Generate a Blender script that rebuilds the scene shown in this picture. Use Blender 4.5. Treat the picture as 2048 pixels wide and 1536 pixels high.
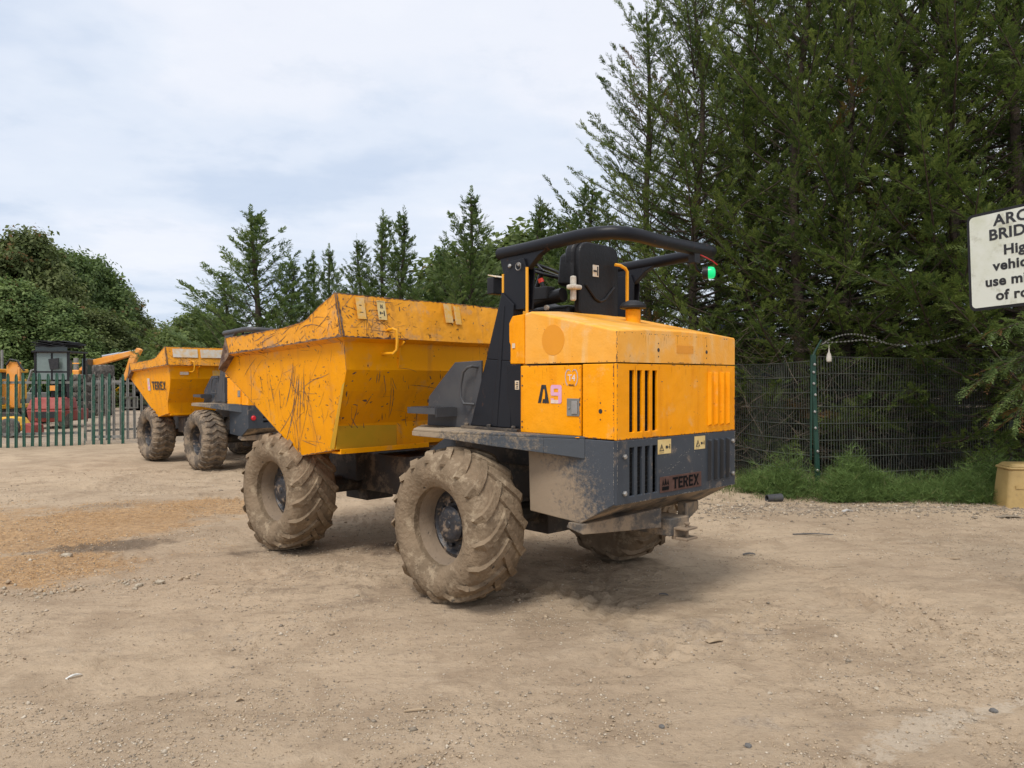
import bpy, math, random
import numpy as np
from mathutils import Vector, Matrix, noise as mnoise
from mathutils.bvhtree import BVHTree
for o in list(bpy.data.objects): bpy.data.objects.remove(o)
S = bpy.context.scene
C = S.collection
R_ = math.radians
rng = np.random.default_rng(7); random.seed(7)

# ---------------------------------------------------------------- camera, light, exposure
cd = bpy.data.cameras.new('camera'); cam = bpy.data.objects.new('camera', cd); C.objects.link(cam)
CAMH = 1.65; F = 1535.28
cd.sensor_width = 36; cd.lens = F/2048*36; cd.clip_end = 2000; cd.clip_start = .05
cam.location = (0, 0, CAMH); cam.rotation_euler = (math.pi/2-.007, 0, 0)
S.camera = cam
W = bpy.data.worlds.new("World"); S.world = W; W.use_nodes = True
SUN_EL, SUN_AZ = R_(58), R_(206)          # azimuth clockwise from +Y: the sun stands behind the camera on the left
SUN_E, CLOUD_E, EXPO = 1.4, .62, .90
def world():
    nt = W.node_tree; N = nt.nodes; L = nt.links; N.clear()
    out = N.new('ShaderNodeOutputWorld'); bg = N.new('ShaderNodeBackground')
    sky = N.new('ShaderNodeTexSky'); sky.sky_type = 'NISHITA'; sky.sun_disc = False
    sky.sun_elevation = SUN_EL; sky.sun_rotation = SUN_AZ
    sc = N.new('ShaderNodeVectorMath'); sc.operation = 'SCALE'; sc.inputs['Scale'].default_value = .1
    L.new(sky.outputs[0], sc.inputs[0])
    tc = N.new('ShaderNodeTexCoord'); sep = N.new('ShaderNodeSeparateXYZ'); L.new(tc.outputs['Generated'], sep.inputs[0])
    def M(op, a, b=None, c=None):
        n = N.new('ShaderNodeMath'); n.operation = op
        for i, v in enumerate((a, b, c)):
            if v is None: continue
            if isinstance(v, (int, float)): n.inputs[i].default_value = v
            else: L.new(v, n.inputs[i])
        return n.outputs[0]
    z = M('ADD', M('MAXIMUM', sep.outputs[2], 0), .13)
    cb = N.new('ShaderNodeCombineXYZ'); L.new(M('DIVIDE', sep.outputs[0], z), cb.inputs[0]); L.new(M('DIVIDE', sep.outputs[1], z), cb.inputs[1]); cb.inputs[2].default_value = 3.7
    def noi(scale, det, off, rough=.55):
        mp = N.new('ShaderNodeMapping'); mp.inputs['Location'].default_value = off; L.new(cb.outputs[0], mp.inputs[0])
        n = N.new('ShaderNodeTexNoise'); n.inputs['Scale'].default_value = scale; n.inputs['Detail'].default_value = det; n.inputs['Roughness'].default_value = rough
        L.new(mp.outputs[0], n.inputs['Vector']); return n.outputs[0]
    def ramp(v, pts):
        r = N.new('ShaderNodeValToRGB'); L.new(v, r.inputs[0]); r.color_ramp.interpolation = 'EASE'
        e = r.color_ramp.elements
        while len(e) < len(pts): e.new(.5)
        for k, (p, c) in enumerate(pts): e[k].position = p; e[k].color = (*c, 1)
        return r.outputs[0]
    n1 = noi(1.05, 6, (3.2, 1.1, 0), .52); n2 = noi(.42, 3, (1.4, 6.3, 0))
    # thicker, bluer bellies where both scales agree
    lowk = M('MULTIPLY', M('SUBTRACT', .42, M('MINIMUM', sep.outputs[2], .42)), .52)
    k = M('ADD', lowk, M('MULTIPLY_ADD', n2, .75, M('MULTIPLY', n1, .75)))
    cl = ramp(k, [(.60, (.80, .815, .88)), (.80, (.79, .815, .88)), (.90, (.70, .755, .85)), (1.0, (.57, .65, .78))])
    n3 = noi(3.0, 6, (8, 2, 0), .6)
    br = ramp(n3, [(.56, (0, 0, 0)), (.75, (.03, .025, .015))])
    n4 = noi(2.1, 8, (1, 5, 2), .68); cl = ramp(M('ADD', M('MULTIPLY', k, 0), n4), [(.30, (1.03, 1.03, 1.02)), (.5, (1, 1, 1)), (.64, (.93, .945, .965))]) if False else cl
    tex = N.new('ShaderNodeVectorMath'); tex.operation = 'MULTIPLY'; L.new(cl, tex.inputs[0]); L.new(ramp(n4, [(.36, (1, 1, 1)), (.52, (.975, .98, .99)), (.68, (.90, .925, .955))]), tex.inputs[1]); cl = tex.outputs[0]
    ad = N.new('ShaderNodeVectorMath'); ad.operation = 'ADD'; L.new(cl, ad.inputs[0]); L.new(br, ad.inputs[1])
    s2 = N.new('ShaderNodeVectorMath'); s2.operation = 'SCALE'; s2.inputs['Scale'].default_value = CLOUD_E; L.new(ad.outputs[0], s2.inputs[0])
    mx = N.new('ShaderNodeMix'); mx.data_type = 'RGBA'; mx.inputs[0].default_value = .95
    L.new(sc.outputs[0], mx.inputs[6]); L.new(s2.outputs[0], mx.inputs[7])
    L.new(mx.outputs[2], bg.inputs[0]); bg.inputs[1].default_value = 1
    L.new(bg.outputs[0], out.inputs[0])
world()
sd = bpy.data.lights.new('sun', 'SUN'); sd.energy = SUN_E; sd.angle = R_(20); sd.color = (1, .95, .88)
sun = bpy.data.objects.new('sun', sd); C.objects.link(sun)
tosun = Vector((math.sin(SUN_AZ)*math.cos(SUN_EL), math.cos(SUN_AZ)*math.cos(SUN_EL), math.sin(SUN_EL)))
sun.rotation_euler = tosun.to_track_quat('Z', 'Y').to_euler(); sun.location = (-10, -10, 20)
S.view_settings.view_transform = 'Standard'; S.view_settings.look = 'None'; S.view_settings.exposure = EXPO; S.view_settings.gamma = 1
S.view_settings.use_curve_mapping = False
S.render.engine = 'CYCLES'

# ---------------------------------------------------------------- helpers
def PX(u, v, Y):                      # point at depth Y seen at photo pixel (u, v); plain survey of where things stand
    p = -.007
    a = (u-1024)/F; b = -(v-768)/F
    d = Vector((a, math.cos(p)-b*math.sin(p), math.sin(p)+b*math.cos(p)))
    return Vector((0, 0, CAMH)) + d*(Y/d.y)
def tag(o, label=None, cat=None, group=None, kind=None):
    if label: o['label'] = label
    if cat: o['category'] = cat
    if group: o['group'] = group
    if kind: o['kind'] = kind
    return o
def empty(name, loc=(0, 0, 0), rz=0, label=None, cat=None, group=None, scale=1):
    o = bpy.data.objects.new(name, None); C.objects.link(o); o.location = loc; o.rotation_euler = (0, 0, rz); o.scale = (scale,)*3
    o.empty_display_size = .2
    return tag(o, label, cat, group)
def link(name, me, parent=None, loc=None, rz=None):
    o = bpy.data.objects.new(name, me); C.objects.link(o)
    if parent: o.parent = parent
    if loc is not None: o.location = loc
    if rz is not None: o.rotation_euler = (0, 0, rz)
    return o
class MB:
    def __init__(s): s.v = []; s.f = []; s.m = []; s.mi = 0
    def add(s, vs, fs, M=None):
        n = len(s.v)
        for p in vs:
            p = Vector(p)
            s.v.append(M @ p if M is not None else p)
        for f in fs: s.f.append([n+i for i in f]); s.m.append(s.mi)
        return s
    def box(s, x0, x1, y0, y1, z0, z1, M=None):
        vs = [(x, y, z) for x in (x0, x1) for y in (y0, y1) for z in (z0, z1)]
        return s.add(vs, [(0, 1, 3, 2), (4, 6, 7, 5), (0, 4, 5, 1), (2, 3, 7, 6), (0, 2, 6, 4), (1, 5, 7, 3)], M)
    def hexa(s, a, b, M=None):           # a, b: two rings of equal length (lists of points) joined with side faces and caps
        n = len(a); fs = [tuple(range(n))[::-1], tuple(range(n, 2*n))]
        for i in range(n): fs.append((i, (i+1) % n, n+(i+1) % n, n+i))
        return s.add(list(a)+list(b), fs, M)
    def prism_y(s, pts, y0, y1, M=None): return s.hexa([(x, y0, z) for x, z in pts], [(x, y1, z) for x, z in pts], M)
    def prism_x(s, pts, x0, x1, M=None): return s.hexa([(x0, y, z) for y, z in pts], [(x1, y, z) for y, z in pts], M)
    def prism_z(s, pts, z0, z1, M=None): return s.hexa([(x, y, z0) for x, y in pts], [(x, y, z1) for x, y in pts], M)
    def tube(s, path, r, n=8, cap=True):
        P = [Vector(p) for p in path]; rings = []; up = None
        for i, p in enumerate(P):
            d = (P[min(i+1, len(P)-1)]-P[max(i-1, 0)]).normalized()
            if up is None: up = Vector((0, 0, 1)) if abs(d.z) < .9 else Vector((1, 0, 0))
            a = d.cross(up).normalized(); b = a.cross(d).normalized(); up = b
            rr = r[i] if isinstance(r, (list, tuple)) else r
            rings.append([p+a*(rr*math.cos(2*math.pi*k/n))+b*(rr*math.sin(2*math.pi*k/n)) for k in range(n)])
        vs = [q for g in rings for q in g]; fs = []
        for i in range(len(P)-1):
            for k in range(n): fs.append((i*n+k, i*n+(k+1) % n, (i+1)*n+(k+1) % n, (i+1)*n+k))
        if cap: fs += [tuple(range(n))[::-1], tuple(range((len(P)-1)*n, len(P)*n))]
        return s.add(vs, fs)
    def lathe(s, prof, n=24, M=None, axis='y', closed=False):      # prof [(a, r)] along axis
        vs = []; fs = []
        for a, r in prof:
            for k in range(n):
                c, q = r*math.cos(2*math.pi*k/n), r*math.sin(2*math.pi*k/n)
                vs.append((c, a, q) if axis == 'y' else ((c, q, a) if axis == 'z' else (a, c, q)))
        m = len(prof)
        for i in range(m-1 if not closed else m):
            j = (i+1) % m
            for k in range(n): fs.append((i*n+k, j*n+k, j*n+(k+1) % n, i*n+(k+1) % n))
        if not closed: fs += [tuple(range(n)), tuple(range((m-1)*n, m*n))[::-1]]
        return s.add(vs, fs, M)
    def mesh(s, name, mats, smooth=None):
        me = bpy.data.meshes.new(name); me.from_pydata(s.v, [], s.f)
        for m in (mats if isinstance(mats, (list, tuple)) else [mats]): me.materials.append(m)
        if any(s.m): me.polygons.foreach_set('material_index', s.m)
        if smooth is not None:
            me.polygons.foreach_set('use_smooth', [True]*len(me.polygons))
            me.update(); me.set_sharp_from_angle(angle=R_(smooth))
        me.update(); return me
    def build(s, name, mats, parent=None, smooth=None, bevel=0, loc=None, rz=None):
        o = link(name, s.mesh(name, mats, smooth), parent, loc, rz)
        if bevel:
            b = o.modifiers.new('bevel', 'BEVEL'); b.width = bevel; b.segments = 2; b.limit_method = 'ANGLE'; b.angle_limit = R_(35)
        return o
def np_mesh(name, V, Fq, mats, attr=None, smooth=False, mi=None):
    """V (n,3), Fq (m,k) with k fixed"""
    me = bpy.data.meshes.new(name); V = np.asarray(V, np.float32); Fq = np.asarray(Fq, np.int32)
    me.vertices.add(len(V)); me.vertices.foreach_set('co', V.ravel())
    k = Fq.shape[1]; me.loops.add(Fq.size); me.loops.foreach_set('vertex_index', Fq.ravel())
    me.polygons.add(len(Fq)); me.polygons.foreach_set('loop_start', np.arange(0, Fq.size, k, dtype=np.int32))
    me.update(calc_edges=True)
    for m in (mats if isinstance(mats, (list, tuple)) else [mats]): me.materials.append(m)
    if smooth: me.polygons.foreach_set('use_smooth', np.ones(len(Fq), bool))
    if mi is not None: me.polygons.foreach_set('material_index', np.asarray(mi, np.int32))
    for an, (dom, vals) in (attr or {}).items():
        a = me.attributes.new(an, 'FLOAT', dom); a.data.foreach_set('value', np.asarray(vals, np.float32))
    return me
def fbm(x, y, scale, octv=4, seed=0, gain=.5):
    tot = np.zeros_like(x, dtype=np.float64); amp = 1; nrm = 0; f = 1/scale
    for o in range(octv):
        r = np.random.default_rng(seed*31+o); T = r.random((256, 256))
        X = x*f+r.random()*50+1000; Y = y*f+r.random()*50+1000
        xi = np.floor(X).astype(int); yi = np.floor(Y).astype(int); fx = X-xi; fy = Y-yi
        fx = fx*fx*(3-2*fx); fy = fy*fy*(3-2*fy)
        a = T[xi % 256, yi % 256]; b = T[(xi+1) % 256, yi % 256]; c = T[xi % 256, (yi+1) % 256]; d = T[(xi+1) % 256, (yi+1) % 256]
        tot += amp*((a*(1-fx)+b*fx)*(1-fy)+(c*(1-fx)+d*fx)*fy); nrm += amp; amp *= gain; f *= 2.03
    return tot/nrm

# ---------------------------------------------------------------- materials
MATS = {}
class NT:
    def __init__(s, name):
        s.m = bpy.data.materials.new(name); s.m.use_nodes = True; s.t = s.m.node_tree; s.N = s.t.nodes; s.L = s.t.links
        s.b = s.N['Principled BSDF']; s.out = s.N['Material Output']; s.tc = s.N.new('ShaderNodeTexCoord')
        s.co = s.tc.outputs['Object']
    def mapped(s, sc=(1, 1, 1), loc=(0, 0, 0), rot=(0, 0, 0)):
        n = s.N.new('ShaderNodeMapping'); n.inputs['Scale'].default_value = sc; n.inputs['Location'].default_value = loc; n.inputs['Rotation'].default_value = rot
        s.L.new(s.co, n.inputs[0]); return n.outputs[0]
    def noise(s, scale, det=4, rough=.55, vec=None, dist=0):
        n = s.N.new('ShaderNodeTexNoise'); n.inputs['Scale'].default_value = scale; n.inputs['Detail'].default_value = det
        n.inputs['Roughness'].default_value = rough; n.inputs['Distortion'].default_value = dist
        s.L.new(vec if vec is not None else s.co, n.inputs['Vector']); return n.outputs[0]
    def voro(s, scale, feat='F1', vec=None):
        n = s.N.new('ShaderNodeTexVoronoi'); n.feature = feat; n.inputs['Scale'].default_value = scale
        s.L.new(vec if vec is not None else s.co, n.inputs['Vector']); return n.outputs[0]
    def math(s, op, a, b=None, c=None, clamp=False):
        n = s.N.new('ShaderNodeMath'); n.operation = op; n.use_clamp = clamp
        for i, v in enumerate((a, b, c)):
            if v is None: continue
            if isinstance(v, (int, float)): n.inputs[i].default_value = v
            else: s.L.new(v, n.inputs[i])
        return n.outputs[0]
    def step(s, v, a, b):                # smooth 0..1 between a and b
        n = s.N.new('ShaderNodeMapRange'); n.interpolation_type = 'SMOOTHSTEP'; s.L.new(v, n.inputs[0])
        n.inputs[1].default_value = a; n.inputs[2].default_value = b; return n.outputs[0]
    def mix(s, f, a, b):
        n = s.N.new('ShaderNodeMix'); n.data_type = 'RGBA'
        for i, v in ((0, f), (6, a), (7, b)):
            if isinstance(v, (int, float)): n.inputs[i].default_value = v
            elif isinstance(v, (tuple, list)): n.inputs[i].default_value = (*v[:3], 1)
            else: s.L.new(v, n.inputs[i])
        return n.outputs[2]
    def attr(s, name):
        n = s.N.new('ShaderNodeAttribute'); n.attribute_name = name; return n.outputs['Fac']
    def objrand(s):
        return s.N.new('ShaderNodeObjectInfo').outputs['Random']
    def z(s):
        n = s.N.new('ShaderNodeSeparateXYZ'); s.L.new(s.co, n.inputs[0]); return n.outputs
    def setc(s, c):
        if isinstance(c, (tuple, list)): s.b.inputs['Base Color'].default_value = (*c[:3], 1)
        else: s.L.new(c, s.b.inputs['Base Color'])
    def setr(s, r):
        if isinstance(r, (int, float)): s.b.inputs['Roughness'].default_value = r
        else: s.L.new(r, s.b.inputs['Roughness'])
    def bump(s, h, dist, strength=1):
        n = s.N.new('ShaderNodeBump'); n.inputs['Distance'].default_value = dist; n.inputs['Strength'].default_value = strength
        s.L.new(h, n.inputs['Height']); s.L.new(n.outputs[0], s.b.inputs['Normal'])
def layered(name, base, var=None, rough=.5, metal=0, chips=None, dust=None, streak=None, bump=None, spec=.5, scuff=None):
    """base + slow variation (var colour) + vertical streaks + thin scuffs + chips of paint + thrown dirt"""
    t = NT(name); c = base; t.b.inputs['Metallic'].default_value = metal; t.b.inputs['Specular IOR Level'].default_value = spec
    r = None
    if var: c = t.mix(t.math('MULTIPLY', t.step(t.noise(var[1], 5, .6), .35, .7), var[2] if len(var) > 2 else .8), c, var[0])
    if streak:
        v = t.mapped((streak[1], streak[1], streak[1]*.12)); c = t.mix(t.math('MULTIPLY', t.step(t.noise(1, 5, .6, v), .5, .72), streak[2]), c, streak[0])
    mask = None
    if scuff:                             # long thin scrapes where two stretched noises cross a level
        for rot in ((.3, .5, .2), (1.9, -.6, 1.0)):
            v = t.mapped((1, 1, 1), rot=rot); v2 = t.N.new('ShaderNodeMapping'); v2.inputs['Scale'].default_value = (scuff[1]*.12, scuff[1], scuff[1]*.5); t.L.new(v, v2.inputs[0])
            n = t.noise(1, 3, .6, v2.outputs[0]); d = t.math('ABSOLUTE', t.math('SUBTRACT', n, .5))
            a = t.math('MULTIPLY', t.math('SUBTRACT', 1, t.step(d, .001, scuff[2])), t.step(t.noise(scuff[1]*.25, 3, .6), .56, .66))
            mask = a if mask is None else t.math('MAXIMUM', mask, a)
        c = t.mix(t.math('MULTIPLY', mask, .8), c, scuff[0])
    if chips:
        k = t.math('MULTIPLY', t.step(t.noise(chips[1], 8, .7), chips[2], chips[2]+.025), t.step(t.noise(chips[1]*.18, 3), .42, .6))
        c = t.mix(k, c, chips[0]); mask = k
        r = t.math('MULTIPLY_ADD', k, .25, rough)
    if dust:                              # (colour, scale, threshold, amount)
        k2 = t.math('MULTIPLY', t.step(t.noise(dust[1], 9, .72), dust[2], dust[2]+.14), dust[3])
        c = t.mix(k2, c, dust[0]); r = t.math('MAXIMUM', t.math('MULTIPLY', k2, .95), r if r is not None else rough)
    if r is None: r = t.math('MULTIPLY_ADD', t.noise(30, 4), .2, rough-.1)
    t.setc(c); t.setr(r)
    hgt = t.noise(60, 4)
    b0 = bump if bump else (3, .004)
    hh = t.math('ADD', t.math('MULTIPLY', hgt, .08), t.noise(b0[0], 3))
    if mask is not None: hh = t.math('SUBTRACT', hh, t.math('MULTIPLY', mask, .12))
    t.bump(hh, b0[1])
    MATS[name] = t.m; return t.m
YEL = (.94, .345, .0); RUST = (.075, .035, .022); DUST = (.36, .27, .185)
layered('hood_yellow', YEL, ((.90, .38, .02), 1.2, .7), .45, spec=.15, chips=(RUST, 22, .665), streak=((.76, .25, .0), 9, .6), bump=(2.6, .022), dust=((.75, .50, .22), 4, .55, .35))
layered('hood_faded', (.88, .42, .07), ((.90, .35, .01), 1.1, .8), .5, spec=.2, chips=(RUST, 26, .68), streak=((.84, .52, .20), 8, .75), bump=(2.6, .022), dust=((.74, .52, .28), 3, .5, .4))
layered('skip_yellow', (.88, .35, .0), ((.82, .315, .004), 2.2, .8), .5, spec=.15, chips=(RUST, 17, .635), scuff=((.20, .09, .03), 5, .008), streak=((.62, .24, .02), 9, .6), bump=(1.8, .02), dust=(DUST, 3, .54, .42))
layered('skip_band', (.84, .36, .03), ((.80, .31, .008), 3, .8), .55, spec=.2, chips=(RUST, 15, .585), scuff=((.12, .06, .035), 7, .016), streak=((.5, .22, .05), 14, .5), bump=(3, .03), dust=(DUST, 4, .5, .5))
layered('skip_olive', (.52, .30, .010), ((.66, .31, .01), 3, .7), .5, chips=(RUST, 17, .66), bump=(1.8, .015))
layered('worn_edge', (.085, .045, .032), ((.30, .2, .13), 14, .8), .85, bump=(20, .02))
layered('grey_paint', (.042, .050, .062), ((.055, .065, .078), 3, .7), .5, spec=.3, chips=((.32, .31, .29), 38, .675), dust=(DUST, 5, .56, .5), bump=(2.2, .006))
layered('grey_light', (.055, .056, .062), ((.085, .083, .082), 3, .7), .5, spec=.3, chips=((.05, .03, .03), 30, .69), dust=(DUST, 5, .6, .5), bump=(2.2, .005))
layered('black_paint', (.008, .009, .013), ((.014, .014, .017), 3, .6), .42, spec=.25, chips=((.07, .035, .025), 13, .62), dust=(DUST, 12, .66, .25), bump=(2, .004))
layered('dark_steel', (.03, .028, .027), ((.055, .04, .03), 4, .8), .65, dust=((.2, .15, .10), 5, .5, .7), bump=(6, .01))
layered('beam_mud', (.06, .06, .06), ((.20, .15, .10), 3, .9), .8, dust=((.30, .225, .15), 4, .42, .9), bump=(8, .006))
layered('hose_rubber', (.015, .015, .015), None, .6)
layered('seat_vinyl', (.008, .008, .009), ((.014, .014, .015), 6, .6), .42, spec=.3, bump=(40, .002))
layered('plastic_black', (.012, .012, .014), ((.026, .026, .028), 5, .6), .5, spec=.3, dust=(DUST, 20, .66, .3))
layered('steel_bare', (.42, .41, .39), ((.3, .28, .25), 8), .35, metal=.7)
layered('chrome', (.6, .6, .6), None, .18, metal=1)
layered('mud_rim', (.25, .185, .125), ((.20, .15, .105), 4, .9), .9, chips=((.022, .022, .026), 30, .62), bump=(12, .012))
layered('rim_dark', (.02, .022, .028), ((.04, .04, .045), 5, .6), .45, dust=((.27, .20, .14), 14, .50, .95), bump=(12, .01))
layered('tyre_mud', (.25, .185, .122), ((.15, .11, .072), 4, .9), 1, spec=.1, chips=((.055, .048, .042), 13, .62), dust=((.40, .315, .215), 7, .50, .7), bump=(26, .014))
layered('tyre_rubber', (.10, .082, .066), ((.17, .135, .10), 5, .9), .9, spec=.2, dust=((.30, .23, .16), 6, .44, .85), bump=(26, .01))
layered('tyre_old', (.06, .055, .05), ((.14, .13, .115), 4, .9), .9, dust=((.25, .22, .18), 6, .5, .7))
layered('sticker_cream', (.72, .55, .24), ((.62, .42, .14), 9), .5)
layered('sticker_white', (.66, .62, .54), ((.70, .44, .16), 14, .8), .5)
layered('sticker_worn', (.78, .42, .07), ((.66, .50, .28), 22, .8), .6, spec=.2)
layered('decal_black', (.012, .012, .014), ((.03, .03, .03), 20), .4, chips=((.4, .25, .08), 60, .68))
layered('decal_pink', (.72, .33, .52), ((.75, .45, .55), 18, .8), .45)
layered('decal_white', (.75, .62, .58), ((.7, .5, .4), 40), .5)
layered('decal_grey', (.50, .38, .30), ((.6, .42, .36), 30), .5)
layered('orange_spot', (.78, .30, .006), ((.74, .28, .006), 6), .4, chips=(RUST, 30, .70))
layered('badge_brown', (.085, .046, .036), ((.13, .07, .055), 20, .8), .7, spec=.2)
layered('rust_run', (.50, .20, .015), ((.62, .26, .01), 20, .9), .6, spec=.15)
layered('chip_pale', (.42, .38, .32), ((.25, .23, .2), 30, .8), .7)
layered('ink_black', (.004, .004, .005), None, .6, spec=.1)
layered('foam_white', (.62, .58, .50), ((.4, .36, .3), 20), .8)
layered('handrail_yellow', (.80, .36, .01), None, .4, chips=(RUST, 50, .70))
def simple(name, col, rough=.6, metal=0, emis=None, alpha=None, trans=0):
    t = NT(name); t.b.inputs['Metallic'].default_value = metal; t.setr(rough)
    c = t.mix(t.noise(9, 4), tuple(x*.85 for x in col), tuple(min(1, x*1.15) for x in col)); t.setc(c)
    if trans: t.b.inputs['Transmission Weight'].default_value = trans
    if emis: t.b.inputs['Emission Color'].default_value = (*emis, 1); t.b.inputs['Emission Strength'].default_value = .35
    MATS[name] = t.m; return t.m
simple('beacon_green', (.0, .42, .13), .25, emis=(0, .8, .25))
simple('lamp_red', (.6, .01, .02), .3)
simple('key_red', (.6, .05, .03), .4)
simple('glass_pale', (.17, .215, .20), .12); simple('glass_dark', (.05, .07, .07), .1)
simple('radiator', (.018, .017, .017), .8)
layered('galvanised', (.27, .27, .25), ((.18, .17, .15), 5, .8), .6, metal=.35, dust=((.2, .16, .12), 8, .55, .6))
layered('fence_green', (.022, .085, .060), ((.05, .13, .09), 5, .8), .5, dust=((.36, .34, .29), 4, .52, .8))
layered('wire_green', (.055, .065, .055), ((.10, .105, .085), 5, .8), .55)
layered('post_green', (.006, .038, .024), ((.01, .055, .036), 5), .5, dust=((.15, .15, .12), 9, .6, .5))
layered('jcb_orange', (.80, .30, .02), ((.80, .38, .12), 3, .8), .5, chips=(RUST, 10, .66))
layered('jcb_yellow', (.78, .42, .01), ((.7, .36, .03), 3), .5, chips=(RUST, 12, .66))
layered('old_red', (.27, .035, .028), ((.36, .09, .07), 3, .9), .6, chips=((.06, .04, .035), 8, .62), dust=(DUST, 4, .6, .4))
layered('bright_red', (.5, .03, .02), ((.6, .1, .05), 4), .5)
layered('lime', (.42, .62, .03), None, .5)
layered('trailer_white', (.5, .48, .45), ((.35, .33, .3), 5), .6)
layered('bin_plastic', (.50, .35, .14), ((.40, .27, .10), 5, .8), .5, dust=((.22, .18, .12), 5, .56, .5), bump=(3, .01))
layered('bark', (.055, .04, .03), ((.10, .072, .052), 9, .9), .95, bump=(30, .03))
layered('dry_twig', (.13, .10, .075), ((.2, .155, .11), 9, .9), .95)
layered('stone', (.44, .38, .29), ((.30, .25, .19), 20, .9), 1, spec=.05, bump=(40, .004))
layered('wood_scrap', (.42, .32, .21), ((.3, .22, .14), 20, .9), .9)
layered('stone_dark', (.11, .105, .10), ((.18, .17, .15), 20, .9), .9)
layered('plastic_litter', (.7, .7, .66), ((.5, .46, .38), 20, .9), .6)
layered('blue_white', (.03, .06, .28), ((.5, .55, .65), 4, .9), .6)
def leaf(name, a, b, brown=None, trl=.40):
    t = NT(name); tint = t.attr('tint'); c = t.mix(tint, a, b)
    c = t.mix(t.math('MULTIPLY', t.objrand(), .35), c, tuple(x*.62 for x in a))
    if brown: c = t.mix(t.step(t.attr('dead'), .5, .6), c, brown)
    t.setc(c); t.setr(.62); t.b.inputs['Specular IOR Level'].default_value = .25
    tr = t.N.new('ShaderNodeBsdfTranslucent'); mx = t.N.new('ShaderNodeMixShader'); mx.inputs[0].default_value = trl
    t.L.new(t.mix(.3, c, (.13, .2, .03)), tr.inputs[0]); t.L.new(t.b.outputs[0], mx.inputs[1]); t.L.new(tr.outputs[0], mx.inputs[2]); t.L.new(mx.outputs[0], t.out.inputs[0])
    MATS[name] = t.m; return t.m
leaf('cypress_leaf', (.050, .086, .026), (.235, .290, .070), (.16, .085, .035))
leaf('cypress_leaf_bright', (.065, .11, .038), (.23, .30, .095), (.19, .09, .04))  # brighter green leaf colour of the young cypresses and the overhanging branch
leaf('broad_leaf', (.080, .135, .042), (.26, .34, .115), (.12, .075, .03))
leaf('broad_leaf_olive', (.085, .115, .038), (.25, .28, .105), (.16, .09, .03))
leaf('broad_leaf_pale', (.09, .13, .04), (.20, .25, .07), (.2, .16, .06))
leaf('grass_leaf', (.06, .11, .026), (.17, .22, .06), (.34, .29, .16))
leaf('weed_leaf', (.07, .135, .036), (.24, .34, .10), (.25, .22, .10), .35)
def splash(name, base, tan, ax, ay, az, c0, soft, fine=26, chips=None):
    """paint under thrown mud: solid where the spray hit, breaking up into specks away from it"""
    t = NT(name); sx, sy, sz = t.z(); n = t.noise(fine, 9, .75); lo = t.noise(3, 4, .6)
    g = t.math('ADD', t.math('MULTIPLY', sx, ax), t.math('ADD', t.math('MULTIPLY', sz, az), c0))
    g = t.math('ADD', g, t.math('MULTIPLY', t.math('SUBTRACT', lo, .5), .9))
    k = t.step(t.math('ADD', t.math('MULTIPLY', n, 1.7), g), 1.15, 1.15+soft)
    c = t.mix(lo, base, tuple(x*1.3 for x in base)); c = t.mix(t.math('MULTIPLY', t.step(t.noise(60, 4, .7), .66, .72), .5), c, (.30, .29, .27))
    c = t.mix(k, c, t.mix(t.noise(6, 5, .6), tan, tuple(x*.8 for x in tan))); t.setc(c); t.setr(t.math('MULTIPLY_ADD', k, .4, .5)); t.bump(t.math('ADD', n, k), .003); MATS[name] = t.m
splash('grey_muddy', (.045, .053, .065), (.33, .25, .17), 1.15, 0, -.75, .86, .55)
splash('fender', (.050, .058, .068), (.36, .28, .19), .62, 0, 1.4, -1.83, .5)
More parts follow.
